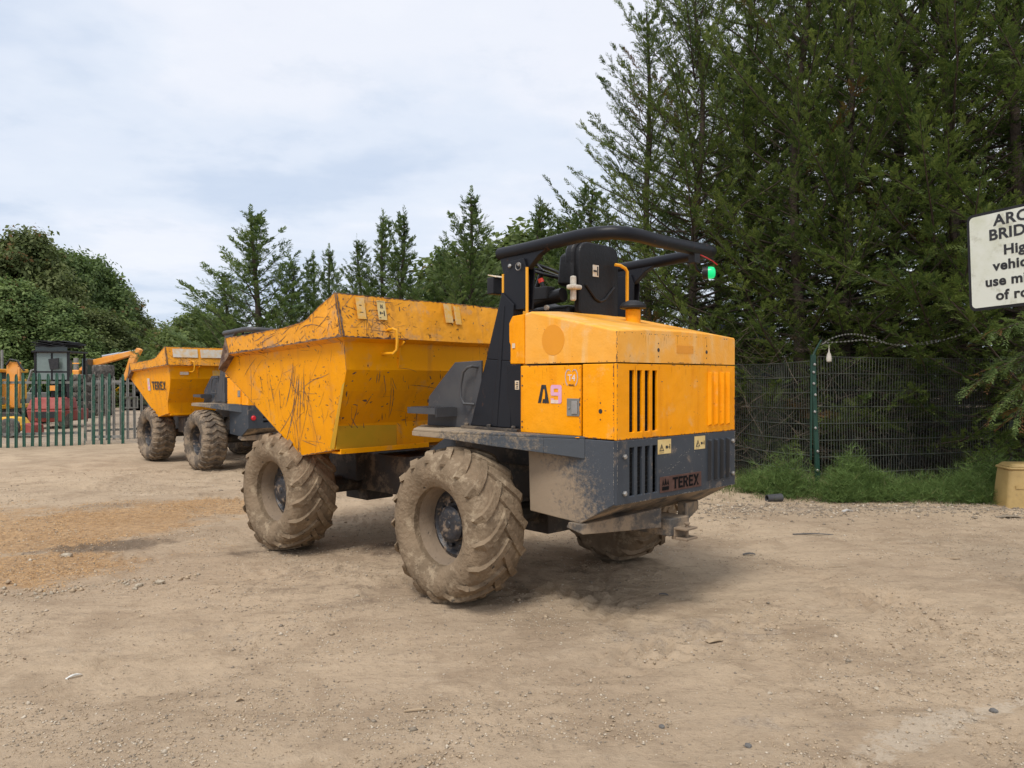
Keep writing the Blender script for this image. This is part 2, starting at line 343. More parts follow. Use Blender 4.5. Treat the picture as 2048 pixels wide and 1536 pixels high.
def ground_mat():
    t = NT('dry_dirt'); geo = t.co
    big = t.noise(.35, 5, .6); mid = t.noise(1.6, 7, .62, dist=.6); fine = t.noise(22, 8, .72); grit = t.noise(95, 4, .7)
    c = t.mix(t.step(big, .36, .64), (.50, .385, .265), (.41, .312, .215))
    c = t.mix(t.math('MULTIPLY', t.step(mid, .44, .66), .75), c, (.33, .245, .165))
    v = t.mapped((1.1, 3.6, 1), rot=(0, 0, .35)); st = t.noise(1.5, 8, .68, v, .8)
    c = t.mix(t.math('MULTIPLY', t.step(st, .52, .74), .45), c, (.55, .44, .32))
    c = t.mix(t.math('MULTIPLY', t.step(t.noise(2.4, 8, .68, v), .55, .68), .4), c, (.27, .20, .14))
    # grey crushed stone showing through
    gm = t.step(t.math('ADD', t.attr('gravel'), t.math('MULTIPLY', t.math('SUBTRACT', t.noise(5, 7, .7), .5), .9)), .42, .75)
    gc = t.mix(t.step(t.voro(75), .25, .6), (.40, .36, .31), (.17, .15, .135))
    c = t.mix(t.math('MULTIPLY', gm, .75), c, gc)
    # spilt sawdust stain, oily wet marks and broad darker ground: shapes of their own
    sm = t.step(t.math('ADD', t.attr('sawdust'), t.math('MULTIPLY', t.math('SUBTRACT', t.noise(3.2, 8, .7, dist=.5), .5), 1.2)), .42, .75)
    c = t.mix(t.math('MULTIPLY', sm, .72), c, t.mix(t.step(t.noise(14, 8, .75), .35, .65), (.30, .17, .075), (.50, .31, .15)))
    dm = t.step(t.math('ADD', t.attr('dark_ground'), t.math('MULTIPLY', t.math('SUBTRACT', t.noise(4, 8, .72, dist=.5), .5), 1.3)), .45, .85)
    c = t.mix(t.math('MULTIPLY', dm, .72), c, (.115, .085, .062))
    pm = t.step(t.math('ADD', t.attr('pale'), t.math('MULTIPLY', t.math('SUBTRACT', t.noise(9, 8, .78, dist=.8), .5), 2.6)), .5, .75)
    c = t.mix(t.math('MULTIPLY', pm, .38), c, (.60, .53, .43))
    c = t.mix(t.math('MULTIPLY', t.step(fine, .5, .72), .5), c, (.21, .16, .115))
    c = t.mix(t.math('MULTIPLY', t.step(t.attr('litter'), .25, .8), .93), c, t.mix(t.step(fine, .4, .65), (.055, .04, .028), (.12, .085, .055)))
    c = t.mix(t.math('MULTIPLY', t.step(grit, .58, .72), .5), c, (.62, .54, .44))
    t.setc(c); t.setr(1); t.b.inputs['Specular IOR Level'].default_value = .1
    h = t.math('ADD', t.math('MULTIPLY', fine, .55), t.math('ADD', t.math('MULTIPLY', grit, .22), t.math('MULTIPLY', st, .8)))
    t.bump(h, .035); MATS['dirt'] = t.m
ground_mat()
# ---------------------------------------------------------------- ground
def grow(a, b, step, ratio, lim):
    xs = list(np.arange(a, b, step)); s = step; x = xs[-1]
    while x < lim: s *= ratio; x += s; xs.append(x)
    s = step; x = a; lo = []
    while x > -lim: s *= ratio; x -= s; lo.append(x)
    return np.array(lo[::-1]+xs)
def mask_ellipse(X, Y, cx, cy, rx, ry, rot=0):
    c, s = math.cos(rot), math.sin(rot); dx, dy = X-cx, Y-cy
    return np.clip(1.35-np.sqrt(((dx*c+dy*s)/rx)**2+((-dx*s+dy*c)/ry)**2)*.9, 0, 1)
def ground_height(X, Y):
    near = np.exp(-np.maximum(0, Y-13)/8)
    h = (fbm(X, Y, 1.6, 3, 1)-.5)*.05
    rx = X*math.cos(.32)+Y*math.sin(.32); ry = -X*math.sin(.32)+Y*math.cos(.32)
    h += (fbm(rx*.30, ry, .20, 4, 2)-.5)*.042*near
    h += (fbm(rx*.5, ry, .09, 3, 3)-.5)*.020*near
    clod = np.clip(fbm(X, Y, .055, 3, 4)-.60, 0, 1)*.12*near; h += clod*np.clip((fbm(X, Y, 1.1, 2, 9)-.35)*3, 0, 1)
    vg = np.clip((Y-(10.35-.0*X)-.35*(fbm(X, Y, .8, 2, 5)-.5))/.9, 0, 1)*np.clip((X-2.2)/.8, 0, 1)
    h += vg*.06*near
    for cx_, cy_, rad in ((-9.5, 1.0, 11.2), (-9.5, 1.0, 13.1), (7.5, -4.5, 9.4), (7.5, -4.5, 11.3), (2.0, 19.0, 13.2)):
        dx, dy = X-cx_, Y-cy_; q = np.sqrt(dx*dx+dy*dy)-rad; al = np.arctan2(dy, dx)*rad; inb = np.clip((.23-np.abs(q))/.05, 0, 1)*np.clip((fbm(X, Y, .7, 2, 15)-.38)*4, 0, 1)*near
        h += inb*(-.013+.014*np.clip(np.sin((al+np.abs(q)*1.3)*2*np.pi/.20)*2, -1, 1))
    # no hollow or bump under the tyres
    return h-.008
xs = grow(-6.5, 7.5, .034, 1.08, 420); ys = np.concatenate([np.arange(-25, 1.0, 1.5), np.arange(1.0, 2.6, .1), np.arange(2.6, 8.5, .030), np.arange(8.5, 14, .045)])
s_, y_ = .045, ys[-1]; ext = []
while y_ < 460: s_ *= 1.07; y_ += s_; ext.append(y_)
ys = np.concatenate([ys, ext])
GX, GY = np.meshgrid(xs, ys); GX = GX.ravel(); GY = GY.ravel()
GZ = ground_height(GX, GY)
saw = np.maximum.reduce([mask_ellipse(GX, GY, -4.9, 8.5, 1.9, 1.25, .9), mask_ellipse(GX, GY, -3.9, 9.9, 1.3, .75, .15), mask_ellipse(GX, GY, -4.2, 6.7, .95, .75, .2), mask_ellipse(GX, GY, -7.2, 8.5, 2.0, 1.0, .6)])
dark_ground = np.maximum.reduce([.95*mask_ellipse(GX, GY, -4.0, 7.6, .75, .36, .3), .6*mask_ellipse(GX, GY, -2.35, 7.3, .8, .35, .2), .62*mask_ellipse(GX, GY, -1.7, 6.0, .5, .3, .1),
                          .6*mask_ellipse(GX, GY, -3.0, 10.4, 1.3, .35, .1), .75*mask_ellipse(GX, GY, -.8, 7.6, 1.1, .7, .3), .5*mask_ellipse(GX, GY, -3.3, 5.3, .6, .3, .4), .55*mask_ellipse(GX, GY, -5.2, 10.0, .9, .3, .1),
                          .5*mask_ellipse(GX, GY, .9, 6.6, 1.4, .9, .6), .52*mask_ellipse(GX, GY, -.6, 6.3, 3.4, 1.6, .1), .42*mask_ellipse(GX, GY, 3.3, 6.5, 2.6, .7, -.1), .45*mask_ellipse(GX, GY, -3.3, 4.6, 1.8, .35, .25), .45*mask_ellipse(GX, GY, -4.5, 9.6, 2.6, .5, .15), .6*mask_ellipse(GX, GY, -4.6, 7.4, .5, .25, .2)])  # broad weak ellipses darken the dirt beneath and around the near dumper
grv = np.maximum.reduce([np.clip(1-np.abs(GY-9.7)/1.0, 0, 1)*np.clip((GX-1.6)/1.2, 0, 1)*.55, .42*mask_ellipse(GX, GY, -2.0, 4.9, 2.2, .55, .3), .5*mask_ellipse(GX, GY, 1.2, 5.0, 1.2, .5, .1), .45*mask_ellipse(GX, GY, -3.1, 6.2, 1.4, .35, .35),
                         .45*mask_ellipse(GX, GY, 1.4, 3.7, .7, .3, 0), .6*np.clip((GY-17)/3, 0, 1)])
nx, ny = len(xs), len(ys)
ii = (np.arange(ny-1)[:, None]*nx+np.arange(nx-1)[None]).ravel()
me = np_mesh('ground', np.stack([GX, GY, GZ], 1), np.stack([ii, ii+1, ii+nx+1, ii+nx], 1), MATS['dirt'], {'sawdust': ('POINT', saw), 'dark_ground': ('POINT', dark_ground), 'gravel': ('POINT', grv), 'pale': ('POINT', np.maximum(.95*mask_ellipse(GX, GY, 1.95, 3.62, .55, .13, .55), .8*mask_ellipse(GX, GY, 2.5, 3.9, .35, .08, .4))), 'litter': ('POINT', np.clip((GY-11.6-np.clip((6-GX)*.35, 0, 3))/.8, 0, 1)*np.clip((GX-1.5)/1.5, 0, 1))}, True)
tag(link('ground', me), kind='structure')
def gz(x, y): return float(ground_height(np.array([x], float), np.array([y], float))[0])

def scatter_stones(name, X, Y, size, mats, mi=None, sink=.25, flat=.6):
    """many small angular stones joined; 8 faces each"""
    n = len(X); Z = ground_height(X, Y)
    base = np.array([(1, 0, 0), (0, 1, 0), (-1, 0, 0), (0, -1, 0), (0, 0, 1), (0, 0, -1)], float)
    V = base[None]*(.55+.8*rng.random((n, 6, 1)))*np.asarray(size)[:, None, None]
    V[:, :, 2] *= flat; V[:, 4, :2] += (rng.random((n, 2))-.5)*np.asarray(size)[:, None]*.7
    a = rng.random(n)*6.283; c, s = np.cos(a)[:, None], np.sin(a)[:, None]
    x = V[:, :, 0]*c-V[:, :, 1]*s; y = V[:, :, 0]*s+V[:, :, 1]*c
    V = np.stack([x+X[:, None], y+Y[:, None], V[:, :, 2]+(Z+np.asarray(size)*flat*sink)[:, None]], 2).reshape(-1, 3)
    T = np.array([(0, 1, 4), (1, 2, 4), (2, 3, 4), (3, 0, 4), (1, 0, 5), (2, 1, 5), (3, 2, 5), (0, 3, 5)])
    Fq = (np.arange(n)[:, None, None]*6+T[None]).reshape(-1, 3)
    m = None if mi is None else np.repeat(mi, 8)
    o = link(name, np_mesh(name, V, Fq, mats, mi=m)); tag(o, kind='stuff'); return o
layered('grit_pale', (.58, .50, .39), ((.36, .30, .23), 30, .9), 1, spec=.05); layered('grit_tan', (.46, .355, .24), ((.30, .23, .16), 30, .9), 1, spec=.05); layered('grit_grey', (.28, .235, .18), ((.20, .165, .125), 30, .9), 1, spec=.05)
n = 120000
Yp = 2.9+11*rng.random(n)**1.5; Xp = (rng.random(n)-.5)*(Yp*1.5+1.5)
dens = fbm(Xp, Yp, .55, 4, 11); keep = rng.random(n) < np.clip((dens-.40)*5, .10, 1)*np.clip(1.25-Yp/18, .25, 1); Xp, Yp = Xp[keep], Yp[keep]
sz = .0026+.0062*rng.random(len(Xp))**3.2+.0009*Yp*.4
sz *= 1+1.2*(rng.random(len(Xp)) > .985)
scatter_stones('gravel', Xp, Yp, sz, [MATS['grit_pale'], MATS['grit_tan'], MATS['grit_grey']], rng.choice(3, len(Xp), p=[.25, .55, .2])).__setitem__('label', 'loose grit and small stones strewn over the dirt yard')
n = 3800; Xp = 1.8+7.5*rng.random(n); Yp = 9.75+.42*rng.normal(size=n)
scatter_stones('verge_gravel', Xp, Yp, .007+.02*rng.random(n)**3, [MATS['grit_pale'], MATS['grit_grey']], rng.choice(2, n, p=[.2, .8]), flat=.7)
# a low ridge of pale broken stone left of the front wheel
n = 300; t = rng.random(n); Xp = -4.5+1.9*t+.12*rng.normal(size=n); Yp = 5.62+.75*t+.06*np.sin(t*9)+.16*rng.normal(size=n)*rng.random(n)
scatter_stones('broken_stone', Xp, Yp, .006+.022*rng.random(n)**4, [MATS['grit_tan'], MATS['stone']], rng.choice(2, n), flat=.8)
# sawdust: loose flakes thickest in the middle of the spill
n = 90000; Xp = -8.5+6.3*rng.random(n); Yp = 5.9+5.2*rng.random(n)
mk = np.maximum.reduce([mask_ellipse(Xp, Yp, -4.9, 8.5, 1.9, 1.25, .9), mask_ellipse(Xp, Yp, -3.9, 9.9, 1.3, .75, .15), mask_ellipse(Xp, Yp, -4.2, 6.7, .95, .75, .2), mask_ellipse(Xp, Yp, -7.2, 8.5, 2.0, 1.0, .6)])
mk = mk+(fbm(Xp, Yp, .6, 5, 21, .62)-.53)*2.6
keep = rng.random(n) < np.clip((mk-.35)*1.5, 0, 1); Xp, Yp = Xp[keep], Yp[keep]; n = len(Xp)
Zp = ground_height(Xp, Yp)+.004+.005*rng.random(n); a = rng.random(n)*6.283; l = .0035+.005*rng.random(n); tl = (rng.random((n, 3))-.5)*.008
V = np.stack([np.stack([Xp+np.cos(a+k*2.09)*l, Yp+np.sin(a+k*2.09)*l, Zp+tl[:, k]], 1) for k in range(3)], 1).reshape(-1, 3)
layered('sawdust', (.56, .355, .17), ((.38, .215, .09), 9, .9), 1, spec=.05)
tag(link('sawdust', np_mesh('sawdust', V, np.arange(3*n).reshape(-1, 3), MATS['sawdust'])), 'orange sawdust spilt over the dirt left of the front wheel', kind='stuff')

# ---------------------------------------------------------------- lettering (own stroke letters for the badge, font curves for signs)
def letter_polys(ch):
    B = lambda x0, x1, z0, z1: [(x0, z0), (x1, z0), (x1, z1), (x0, z1)]
    w = .19
    return {'T': [B(0, .78, 1-w, 1), B(.29, .29+w+.02, 0, 1-w)],
            'E': [B(0, w+.02, 0, 1), B(w+.02, .66, 0, w), B(w+.02, .60, .41, .41+w), B(w+.02, .66, 1-w, 1)],
            'R': [B(0, w+.02, 0, 1), B(w+.02, .56, 1-w, 1), B(w+.02, .56, .38, .38+w), [(.50, .38+w), (.72, .38+w), (.72, 1-w), (.50, 1-w)], [(.32, .38), (.52, 0), (.76, 0), (.54, .38)]],
            'X': [[(0, 0), (.24, 0), (.86, 1), (.62, 1)], [(0, 1), (.24, 1), (.50, .58), (.38, .40)], [(.38, .60), (.50, .42), (.62, 0), (.86, 0)]],
            'A': [[(0, 0), (.26, 0), (.44, .78), (.30, 1)], [(.30, 1), (.44, .78), (.54, .78), (.66, 1)], [(.66, 1), (.54, .78), (.60, .50), (.58, .22), (.42, .22), (.36, 0), (.92, 0)]],
            }[ch]
def decal(mb, polys, org, right, up, nrm, s, lift=.0015, thick=.0012):
    o, r, u, n = Vector(org), Vector(right), Vector(up), Vector(nrm)
    for k, p in enumerate(polys):
        l = lift+.00015*k
        mb.hexa([o+r*(a*s)+u*(b*s)+n*l for a, b in p], [o+r*(a*s)+u*(b*s)+n*(l+thick) for a, b in p])
def word_decal(name, word, org, right, up, nrm, h, mat, parent, gap=.12, squash=1):
    mb = MB(); x = 0; wid = {'T': .78, 'E': .66, 'R': .76, 'X': .86, 'A': .92}
    for ch in word:
        decal(mb, [[((a+x)*squash, b) for a, b in p] for p in letter_polys(ch)], org, right, up, nrm, h); x += wid[ch]+gap
    return mb.build(name, mat, parent)
def font_mesh(name, txt, size, mat, M, parent=None, bold=0, align='CENTER', ext=.001, space=1):
    cu = bpy.data.curves.new(name, 'FONT'); cu.body = txt; cu.size = size; cu.offset = bold; cu.extrude = ext; cu.align_x = align; cu.space_character = space; cu.resolution_u = 4
    tmp = bpy.data.objects.new(name, cu); C.objects.link(tmp)
    bpy.context.view_layer.update()
    me = bpy.data.meshes.new_from_object(tmp.evaluated_get(bpy.context.evaluated_depsgraph_get())); bpy.data.objects.remove(tmp)
    me.transform(M); me.name = name; me.materials.clear(); me.materials.append(mat)
    return link(name, me, parent)
def frame_matrix(org, right, up):
    r, u = Vector(right).normalized(), Vector(up).normalized(); n = r.cross(u)
    M = Matrix.Identity(4)
    for i in range(3): M[i][0] = r[i]; M[i][1] = u[i]; M[i][2] = n[i]; M[i][3] = org[i]
    return M

# ---------------------------------------------------------------- wheel
TR, TW = .583, .455
def tyre_mesh(name, kind, mats):
    mb = MB(); R0 = TR-(.026 if kind == 'chevron' else .028); W_ = TW
    prof = [(-.40, .52), (-.47, .58), (-.515, .70), (-.515, .80), (-.485, .88), (-.43, .935), (-.34, .965), (-.17, .985), (0, .99), (.17, .985), (.34, .965), (.43, .935), (.485, .88), (.515, .80), (.515, .70), (.47, .58), (.40, .52)]
    def surf(a):                                        # radius (fraction) at lateral position a (in widths)
        return float(np.interp(a, [p[0] for p in prof[4:13]], [p[1] for p in prof[4:13]]))
    mb.lathe([(a*W_, r*R0) for a, r in prof], 72, closed=True)
    def lug(pts, wid, h, taper=.72, low=.02):
        """pts: list of (lateral a, angle u); bar of width wid and height h over the casing"""
        rings = []
        for i, (a, u) in enumerate(pts):
            a2, u2 = pts[min(i+1, len(pts)-1)]; a1, u1 = pts[max(i-1, 0)]
            r = surf(a)*R0; top = r+h*(1 if abs(a) < .46 else .8)
            if abs(a) > .45: top = r+h*(.62 if abs(a) < .49 else .05)
            dx, dy = (a2-a1)*W_, (u2-u1)*r; L_ = math.hypot(dx, dy); nxx, nyy = -dy/L_, dx/L_
            w = wid[i]/2; g = []
            for sgn, rr, k in ((-1, r-low, 1), (-1, top, taper), (1, top, taper), (1, r-low, 1)):
                aa = a*W_+nxx*w*sgn*k; uu = u+nyy*w*sgn*k/r
                g.append((rr*math.cos(uu), aa, rr*math.sin(uu)))
            rings.append(g)
        vs = [p for g in rings for p in g]; fs = [(0, 1, 2, 3), tuple(4*(len(rings)-1)+k for k in (3, 2, 1, 0))]
        for i in range(len(rings)-1):
            for k in range(4): fs.append((4*i+k, 4*i+4+k, 4*i+4+(k+1) % 4, 4*i+(k+1) % 4))
        mb.add(vs, fs)
    lr = random.Random(3)
    if kind == 'chevron':
        n = 17
        for k in range(n):
            for s in (1, -1):
                u0 = 2*math.pi*(k+(.5 if s < 0 else 0))/n+lr.uniform(-.01, .01)
                P = [(.495, 0), (.475, .025), (.43, .06), (.34, .12), (.22, .21), (.10, .325), (.01, .43), (-.035, .485)]
                lug([(s*a, u0-d) for a, d in P], [.086, .086, .080, .072, .066, .062, .060, .054], .025)
    else:
        n = 27
        for k in range(n):
            u0 = 2*math.pi*k/n+lr.uniform(-.006, .006)
            P = [(-.50, .03), (-.46, .02), (-.38, .0), (-.26, .015), (-.15, -.035), (0, -.10), (.12, -.035), (.24, .03), (.34, .0), (.46, .03), (.50, .045)]
            lug([(a, u0+d) for a, d in P], [.06, .066, .068, .064, .062, .066, .062, .064, .066, .066, .06], .028)
    v = mb.v
    for i, p in enumerate(v):
        lim = -TR*.975
        if p.z < lim: v[i] = Vector((p.x*1.0, p.y, lim))
        elif p.z < -TR*.6:
            v[i] = Vector((p.x, p.y*(1+.05*((-p.z/TR-.6)/.4)), p.z))
    return mb.mesh(name, mats, 32)
def rim_mesh(name, mats):
    mb = MB(); o = TW*.40
    mb.lathe([(o+.012, .318), (o+.022, .334), (o+.010, .345), (o-.02, .335), (-o, .325), (-o-.01, .300), (-o+.03, .285), (-.02, .270), (-.005, .255), (o-.085, .275), (o-.03, .298)], 56, closed=True)
    return mb.mesh(name, mats, 40)
def disc_mesh(name, mats):
    mb = MB(); mb.lathe([(-.10, .262), (.00, .262), (.012, .23), (-.015, .205), (-.015, .12), (-.10, .12)], 48, closed=True)
    mb.lathe([(-.06, .135), (.055, .135), (.060, .125), (.070, .118), (.075, .10), (.075, .03), (.080, .025)], 32)
    for k in range(10):
        a = 2*math.pi*k/10; mb.lathe([(-.02, .016), (.012, .016), (.016, .010)], 6, Matrix.Translation((.172*math.cos(a), 0, .172*math.sin(a))))
    return mb.mesh(name, mats, 40)
WM = {'chevron': tyre_mesh('tyre', 'chevron', MATS['tyre_mud']), 'bars': tyre_mesh('tyre', 'bars', MATS['tyre_rubber'])}
RM = {'mud': rim_mesh('wheel', MATS['mud_rim']), 'dark': rim_mesh('wheel', MATS['rim_dark'])}
DM = {'mud': disc_mesh('hub', MATS['rim_dark']), 'dark': disc_mesh('hub', MATS['rim_dark'])}
def wheel(parent, M, x, side, tkind, rkind):
    w = link('wheel', RM[rkind], parent); w.matrix_local = M @ Matrix.Translation((x, side*.965, TR*.97)) @ Matrix.Diagonal((1, side, 1, 1))
    a = link('tyre', WM[tkind], w); h = link('hub', DM[rkind], w, (0, .010, 0))
    rot = random.random()*6; h.rotation_euler = (0, rot, 0)
    return w

# ---------------------------------------------------------------- the dumper
def ribbons(mb, bvh, rnd, n, ofun, dirfun, L, wd, nrm):
    """paint scrapes: slim tapered strips laid on the panel under them"""
    nrm = Vector(nrm)
    for _ in range(n):
        p = Vector(ofun(rnd)); d = Vector(dirfun(rnd)).normalized(); ln = rnd.uniform(*L)*rnd.random()**.6; k = max(4, int(ln/.03)); w = rnd.uniform(*wd); bend = rnd.gauss(0, .35)
        side = nrm.cross(d).normalized(); pts = []
        for i in range(k+1):
            t = i/k; q = p+d*(ln*t)+side*(bend*ln*t*t*.5)
            ww = w*(math.sin(math.pi*min(1, t+.03))**.5)*rnd.uniform(.45, 1.25)
            for s in (-1, 1):
                h = bvh.ray_cast(q+side*(ww*s*.5)+nrm*.25, -nrm, .6)
                pts.append(None if h[0] is None else h[0]+h[1]*(.0016 if h[1].dot(nrm) > 0 else -.0016))
        for i in range(k):
            a, b, c, e = pts[2*i], pts[2*i+1], pts[2*i+3], pts[2*i+2]
            if None in (a, b, c, e): continue
            if max((a-e).length, (b-c).length) > .09: continue
            mb.add([a, b, c, e], [(0, 1, 2, 3)])
def slotted_plate(mb, x0, x1, ys_, zs_, holes):
    """plate in the y-z plane between x0 and x1 with rectangular openings holes=[(y0,y1,z0,z1)]"""
    yy = sorted(set(ys_+[h[0] for h in holes]+[h[1] for h in holes])); zz = sorted(set(zs_+[h[2] for h in holes]+[h[3] for h in holes]))
    inh = lambda y, z: any(h[0] < y < h[1] and h[2] < z < h[3] for h in holes)
    idx = {}
    def vid(i, j, s):
        if (i, j, s) not in idx: idx[(i, j, s)] = len(vs); vs.append((x0 if s == 0 else x1, yy[i], zz[j]))
        return idx[(i, j, s)]
    vs = []; fs = []; solid = {}
    for i in range(len(yy)-1):
        for j in range(len(zz)-1): solid[i, j] = not inh((yy[i]+yy[i+1])/2, (zz[j]+zz[j+1])/2)
    for (i, j), ok in solid.items():
        if not ok: continue
        fs.append((vid(i, j, 0), vid(i, j+1, 0), vid(i+1, j+1, 0), vid(i+1, j, 0)))
        fs.append((vid(i, j, 1), vid(i+1, j, 1), vid(i+1, j+1, 1), vid(i, j+1, 1)))
        for (di, dj, a, b) in ((-1, 0, (i, j), (i, j+1)), (1, 0, (i+1, j+1), (i+1, j)), (0, -1, (i+1, j), (i, j)), (0, 1, (i, j+1), (i+1, j+1))):
            if not solid.get((i+di, j+dj), False):
                fs.append((vid(*a, 0), vid(*a, 1), vid(*b, 1), vid(*b, 0)))
    mb.add(vs, fs)
def edge_chips(mb, p0, p1, inward, nrm, n, rnd, size=(.004, .03), depth=(.002, .010), spread=0):
    """flaked paint: small ragged plates 1 mm proud along an edge (spread=0) or over a field of that width"""
    p0, p1, iv, nv = Vector(p0), Vector(p1), Vector(inward).normalized(), Vector(nrm).normalized(); d = (p1-p0); L = d.length; d.normalize(); done = 0
    while done < n:
        t = rnd.random()*L
        if mnoise.noise(Vector((t*3+p0.x*7, p0.y*5+p1.z*3, 1.7))) < -.08 and rnd.random() < .75: done += .3; continue
        done += 1; l = rnd.uniform(*size)*rnd.random()**.5/2; h = rnd.uniform(*depth); o = p0+d*t+iv*(spread*rnd.random()); k = rnd.randint(5, 8); pts = []
        for q in range(k):
            a = 2*math.pi*q/k; rr = rnd.uniform(.45, 1.15); x, y = math.cos(a)*l*rr, (math.sin(a)*rr*.5+(.5 if not spread else 0))*h
            if not spread: y = max(0, y)
            pts.append(o+d*x+iv*y+nv*.0011)
        mb.add(pts, [tuple(range(k))])
def make_dumper(P):
    near = P['near']; rd = random.Random(P['seed'])
    root = empty('site_dumper', P['loc'], P['az']+math.pi/2, P['label'], 'dumper', 'articulated site dumpers parked in the yard', P['scale'])
    dl = P['artic']; fo = (2.5765+1.2946*math.cos(dl), 1.2946*math.sin(dl), 0)
    MF = Matrix.Translation(fo) @ Matrix.Rotation(dl, 4, 'Z'); MI = Matrix.Identity(4)
    def fb(mb, name, mats, bevel=0, smooth=None, par=None):
        o = mb.build(name, mats, par or root, smooth, bevel)
        if par is None: o.matrix_local = MF
        return o
    G = MATS[P['grey']]; w = .73
    # --- wheels
    for s in (1, -1):
        wheel(root, MI, 1.32, s, P['tyre'], P['rim']); wheel(root, MF, 0, s, P['tyre'], P['rim'])
    # --- rear chassis: lower body
    b = MB(); side = [(0.012, .83), (.30, .672), (.78, .70), (.80, 1.245), (.012, 1.245)]
    for s in (1, -1): b.prism_y(side, s*w, s*(w-.02))
    m = MB(); m.hexa([(.012, w-.021, .831), (.012, -w+.021, .831), (.03, -w+.021, .845), (.03, w-.021, .845)], [(.30, w-.021, .674), (.30, -w+.021, .674), (.30, -w+.021, .69), (.30, w-.021, .69)]); m.build('belly_plate', MATS['beam_mud'], root)
    b.box(.775, .795, -w+.02, w-.02, .70, 1.24)
    b.build('rear_body', MATS['grey_muddy'] if near else G, root, bevel=.006)
    # rear lower grille plate
    b = MB()
    if near:
        holes = [(.545-.085*k, .545-.085*k+.052, .875, 1.195) for k in range(4)]
        slotted_plate(b, -.012, .010, [-w-.004, w+.004], [.828, 1.247], holes)
    else:
        holes = [(-.45, .45, .93+.075*k, .93+.075*k+.038) for k in range(4)]
        slotted_plate(b, -.012, .010, [-w-.004, w+.004], [.828, 1.247], holes)
    gp = b.build('grille_plate', G, root, bevel=.004)
    if near:
        for k in range(4):
            y = -.345-.085*k; m = MB(); m.hexa([(-.0125, y, .885), (-.0125, y, 1.20), (-.0125, y-.056, 1.20), (-.0125, y-.056, .885)], [(-.040, y-.012, .90), (-.040, y-.012, 1.19), (-.0135, y-.054, 1.195), (-.0135, y-.054, .89)])
            lv = m.build('louvre', G, gp); m = MB(); m.hexa([(-.0135, y+.0012, .892), (-.0135, y+.0012, 1.195), (-.0135, y-.002, 1.195), (-.0135, y-.002, .892)], [(-.037, y-.0085, .905), (-.037, y-.0085, 1.185), (-.037, y-.0118, 1.185), (-.037, y-.0118, .905)]); m.build('louvre_shade', MATS['radiator'], gp)  # dark insert paints the shadow inside each louvre opening
        for y, z in ((.655, 1.14), (.655, .90), (-.69, 1.17), (-.69, .92)):
            m = MB(); m.lathe([(0, .018), (-.012, .018), (-.018, .011)], 6, Matrix.Translation((-.013, y, z)), 'x'); m.build('bolt', MATS['steel_bare'], gp)
        m = MB(); m.box(-.017, -.0125, -.252, .262, .862, .972); bd = m.build('badge', MATS['badge_brown'], gp, bevel=.002)
        word_decal('lettering', 'TEREX', (-.017, .115, .878), (0, -1, 0), (0, 0, 1), (-1, 0, 0), .080, MATS['ink_black'], gp, .10, 1.0)
        m = MB(); c_ = (-.017, .24, .878)
        decal(m, [[(0, 0), (1, 0), (1, .32), (0, .32)], [(0, .42), (.25, .55), (.12, .95)], [(.30, .42), (.50, .52), (.70, .42), (.50, 1.05)], [(.75, .55), (1, .42), (.88, .95)]], c_, (0, -1, 0), (0, 0, 1), (-1, 0, 0), .078)
        m.build('emblem', MATS['ink_black'], gp)
        for (y, z, wd_, ht) in ((.285, 1.13, .155, .10), (-.165, 1.135, .14, .095)):
            m = MB(); m.box(-.0145, -.0125, y-wd_, y, z, z+ht); st = m.build('warning_sticker', MATS['sticker_cream'], gp)
            m = MB(); o = (-.0145, y-.015, z+.02); tri = [(0, 0), (.055, 0), (.0275, .05)]; tin = [(.010, .006), (.045, .006), (.0275, .038)]
            for a, bb, c2, dd in ((tri[0], tri[1], tin[1], tin[0]), (tri[1], tri[2], tin[2], tin[1]), (tri[2], tri[0], tin[0], tin[2])): decal(m, [[a, bb, c2, dd]], o, (0, -1, 0), (0, 0, 1), (-1, 0, 0), 1, .0006, .0006)
            decal(m, [[(.025, .012), (.030, .012), (.031, .030), (.024, .030)], [(.075, .015), (.10, .015), (.10, .035), (.075, .035)], [(.10, .022), (.12, .022), (.12, .027), (.10, .027)], [(.12, .012), (.128, .012), (.128, .045), (.12, .045)], [(0, -.012), (.05, -.012), (.05, -.010), (0, -.010)]], o, (0, -1, 0), (0, 0, 1), (-1, 0, 0), 1 if wd_ > .15 else .88, .0006, .0006)
            m.build('sticker_print', MATS['decal_black'], gp)
    else:
        for s in (1, -1):
            m = MB(); m.lathe([(0, .045), (-.02, .045), (-.035, .03)], 16, Matrix.Translation((-.012, s*.64, 1.02)), 'x'); m.build('tail_lamp', MATS['lamp_red'], gp)
    # belly, tow hitch, axle
    b = MB(); b.hexa([(.27, w+.01, .60), (.27, w+.01, .67), (.40, w+.01, .67), (.42, w+.01, .63)], [(.05, .15, .60), (.05, .15, .74), (.12, .15, .74), (.12, .15, .60)])
    b.hexa([(.30, -w+.02, .60), (.30, -w+.02, .67), (.42, -w+.02, .67), (.42, -w+.02, .63)], [(.05, -.15, .60), (.05, -.15, .74), (.12, -.15, .74), (.12, -.15, .60)])
    b.box(.0, .30, -.12, .12, .54, .66)
    b.build('rear_beam', MATS['beam_mud'], root, bevel=.006)
    b = MB(); b.box(-.10, .02, -.075, .075, .585, .60); b.box(-.10, .02, -.075, .075, .515, .53); b.box(-.01, .02, -.075, .075, .53, .585)
    b.lathe([(.50, .0125), (.62, .0125), (.62, .022), (.635, .022)], 10, Matrix.Translation((-.06, 0, 0)), 'z')
    b.build('tow_hitch', MATS['mud_rim'], root, bevel=.004)
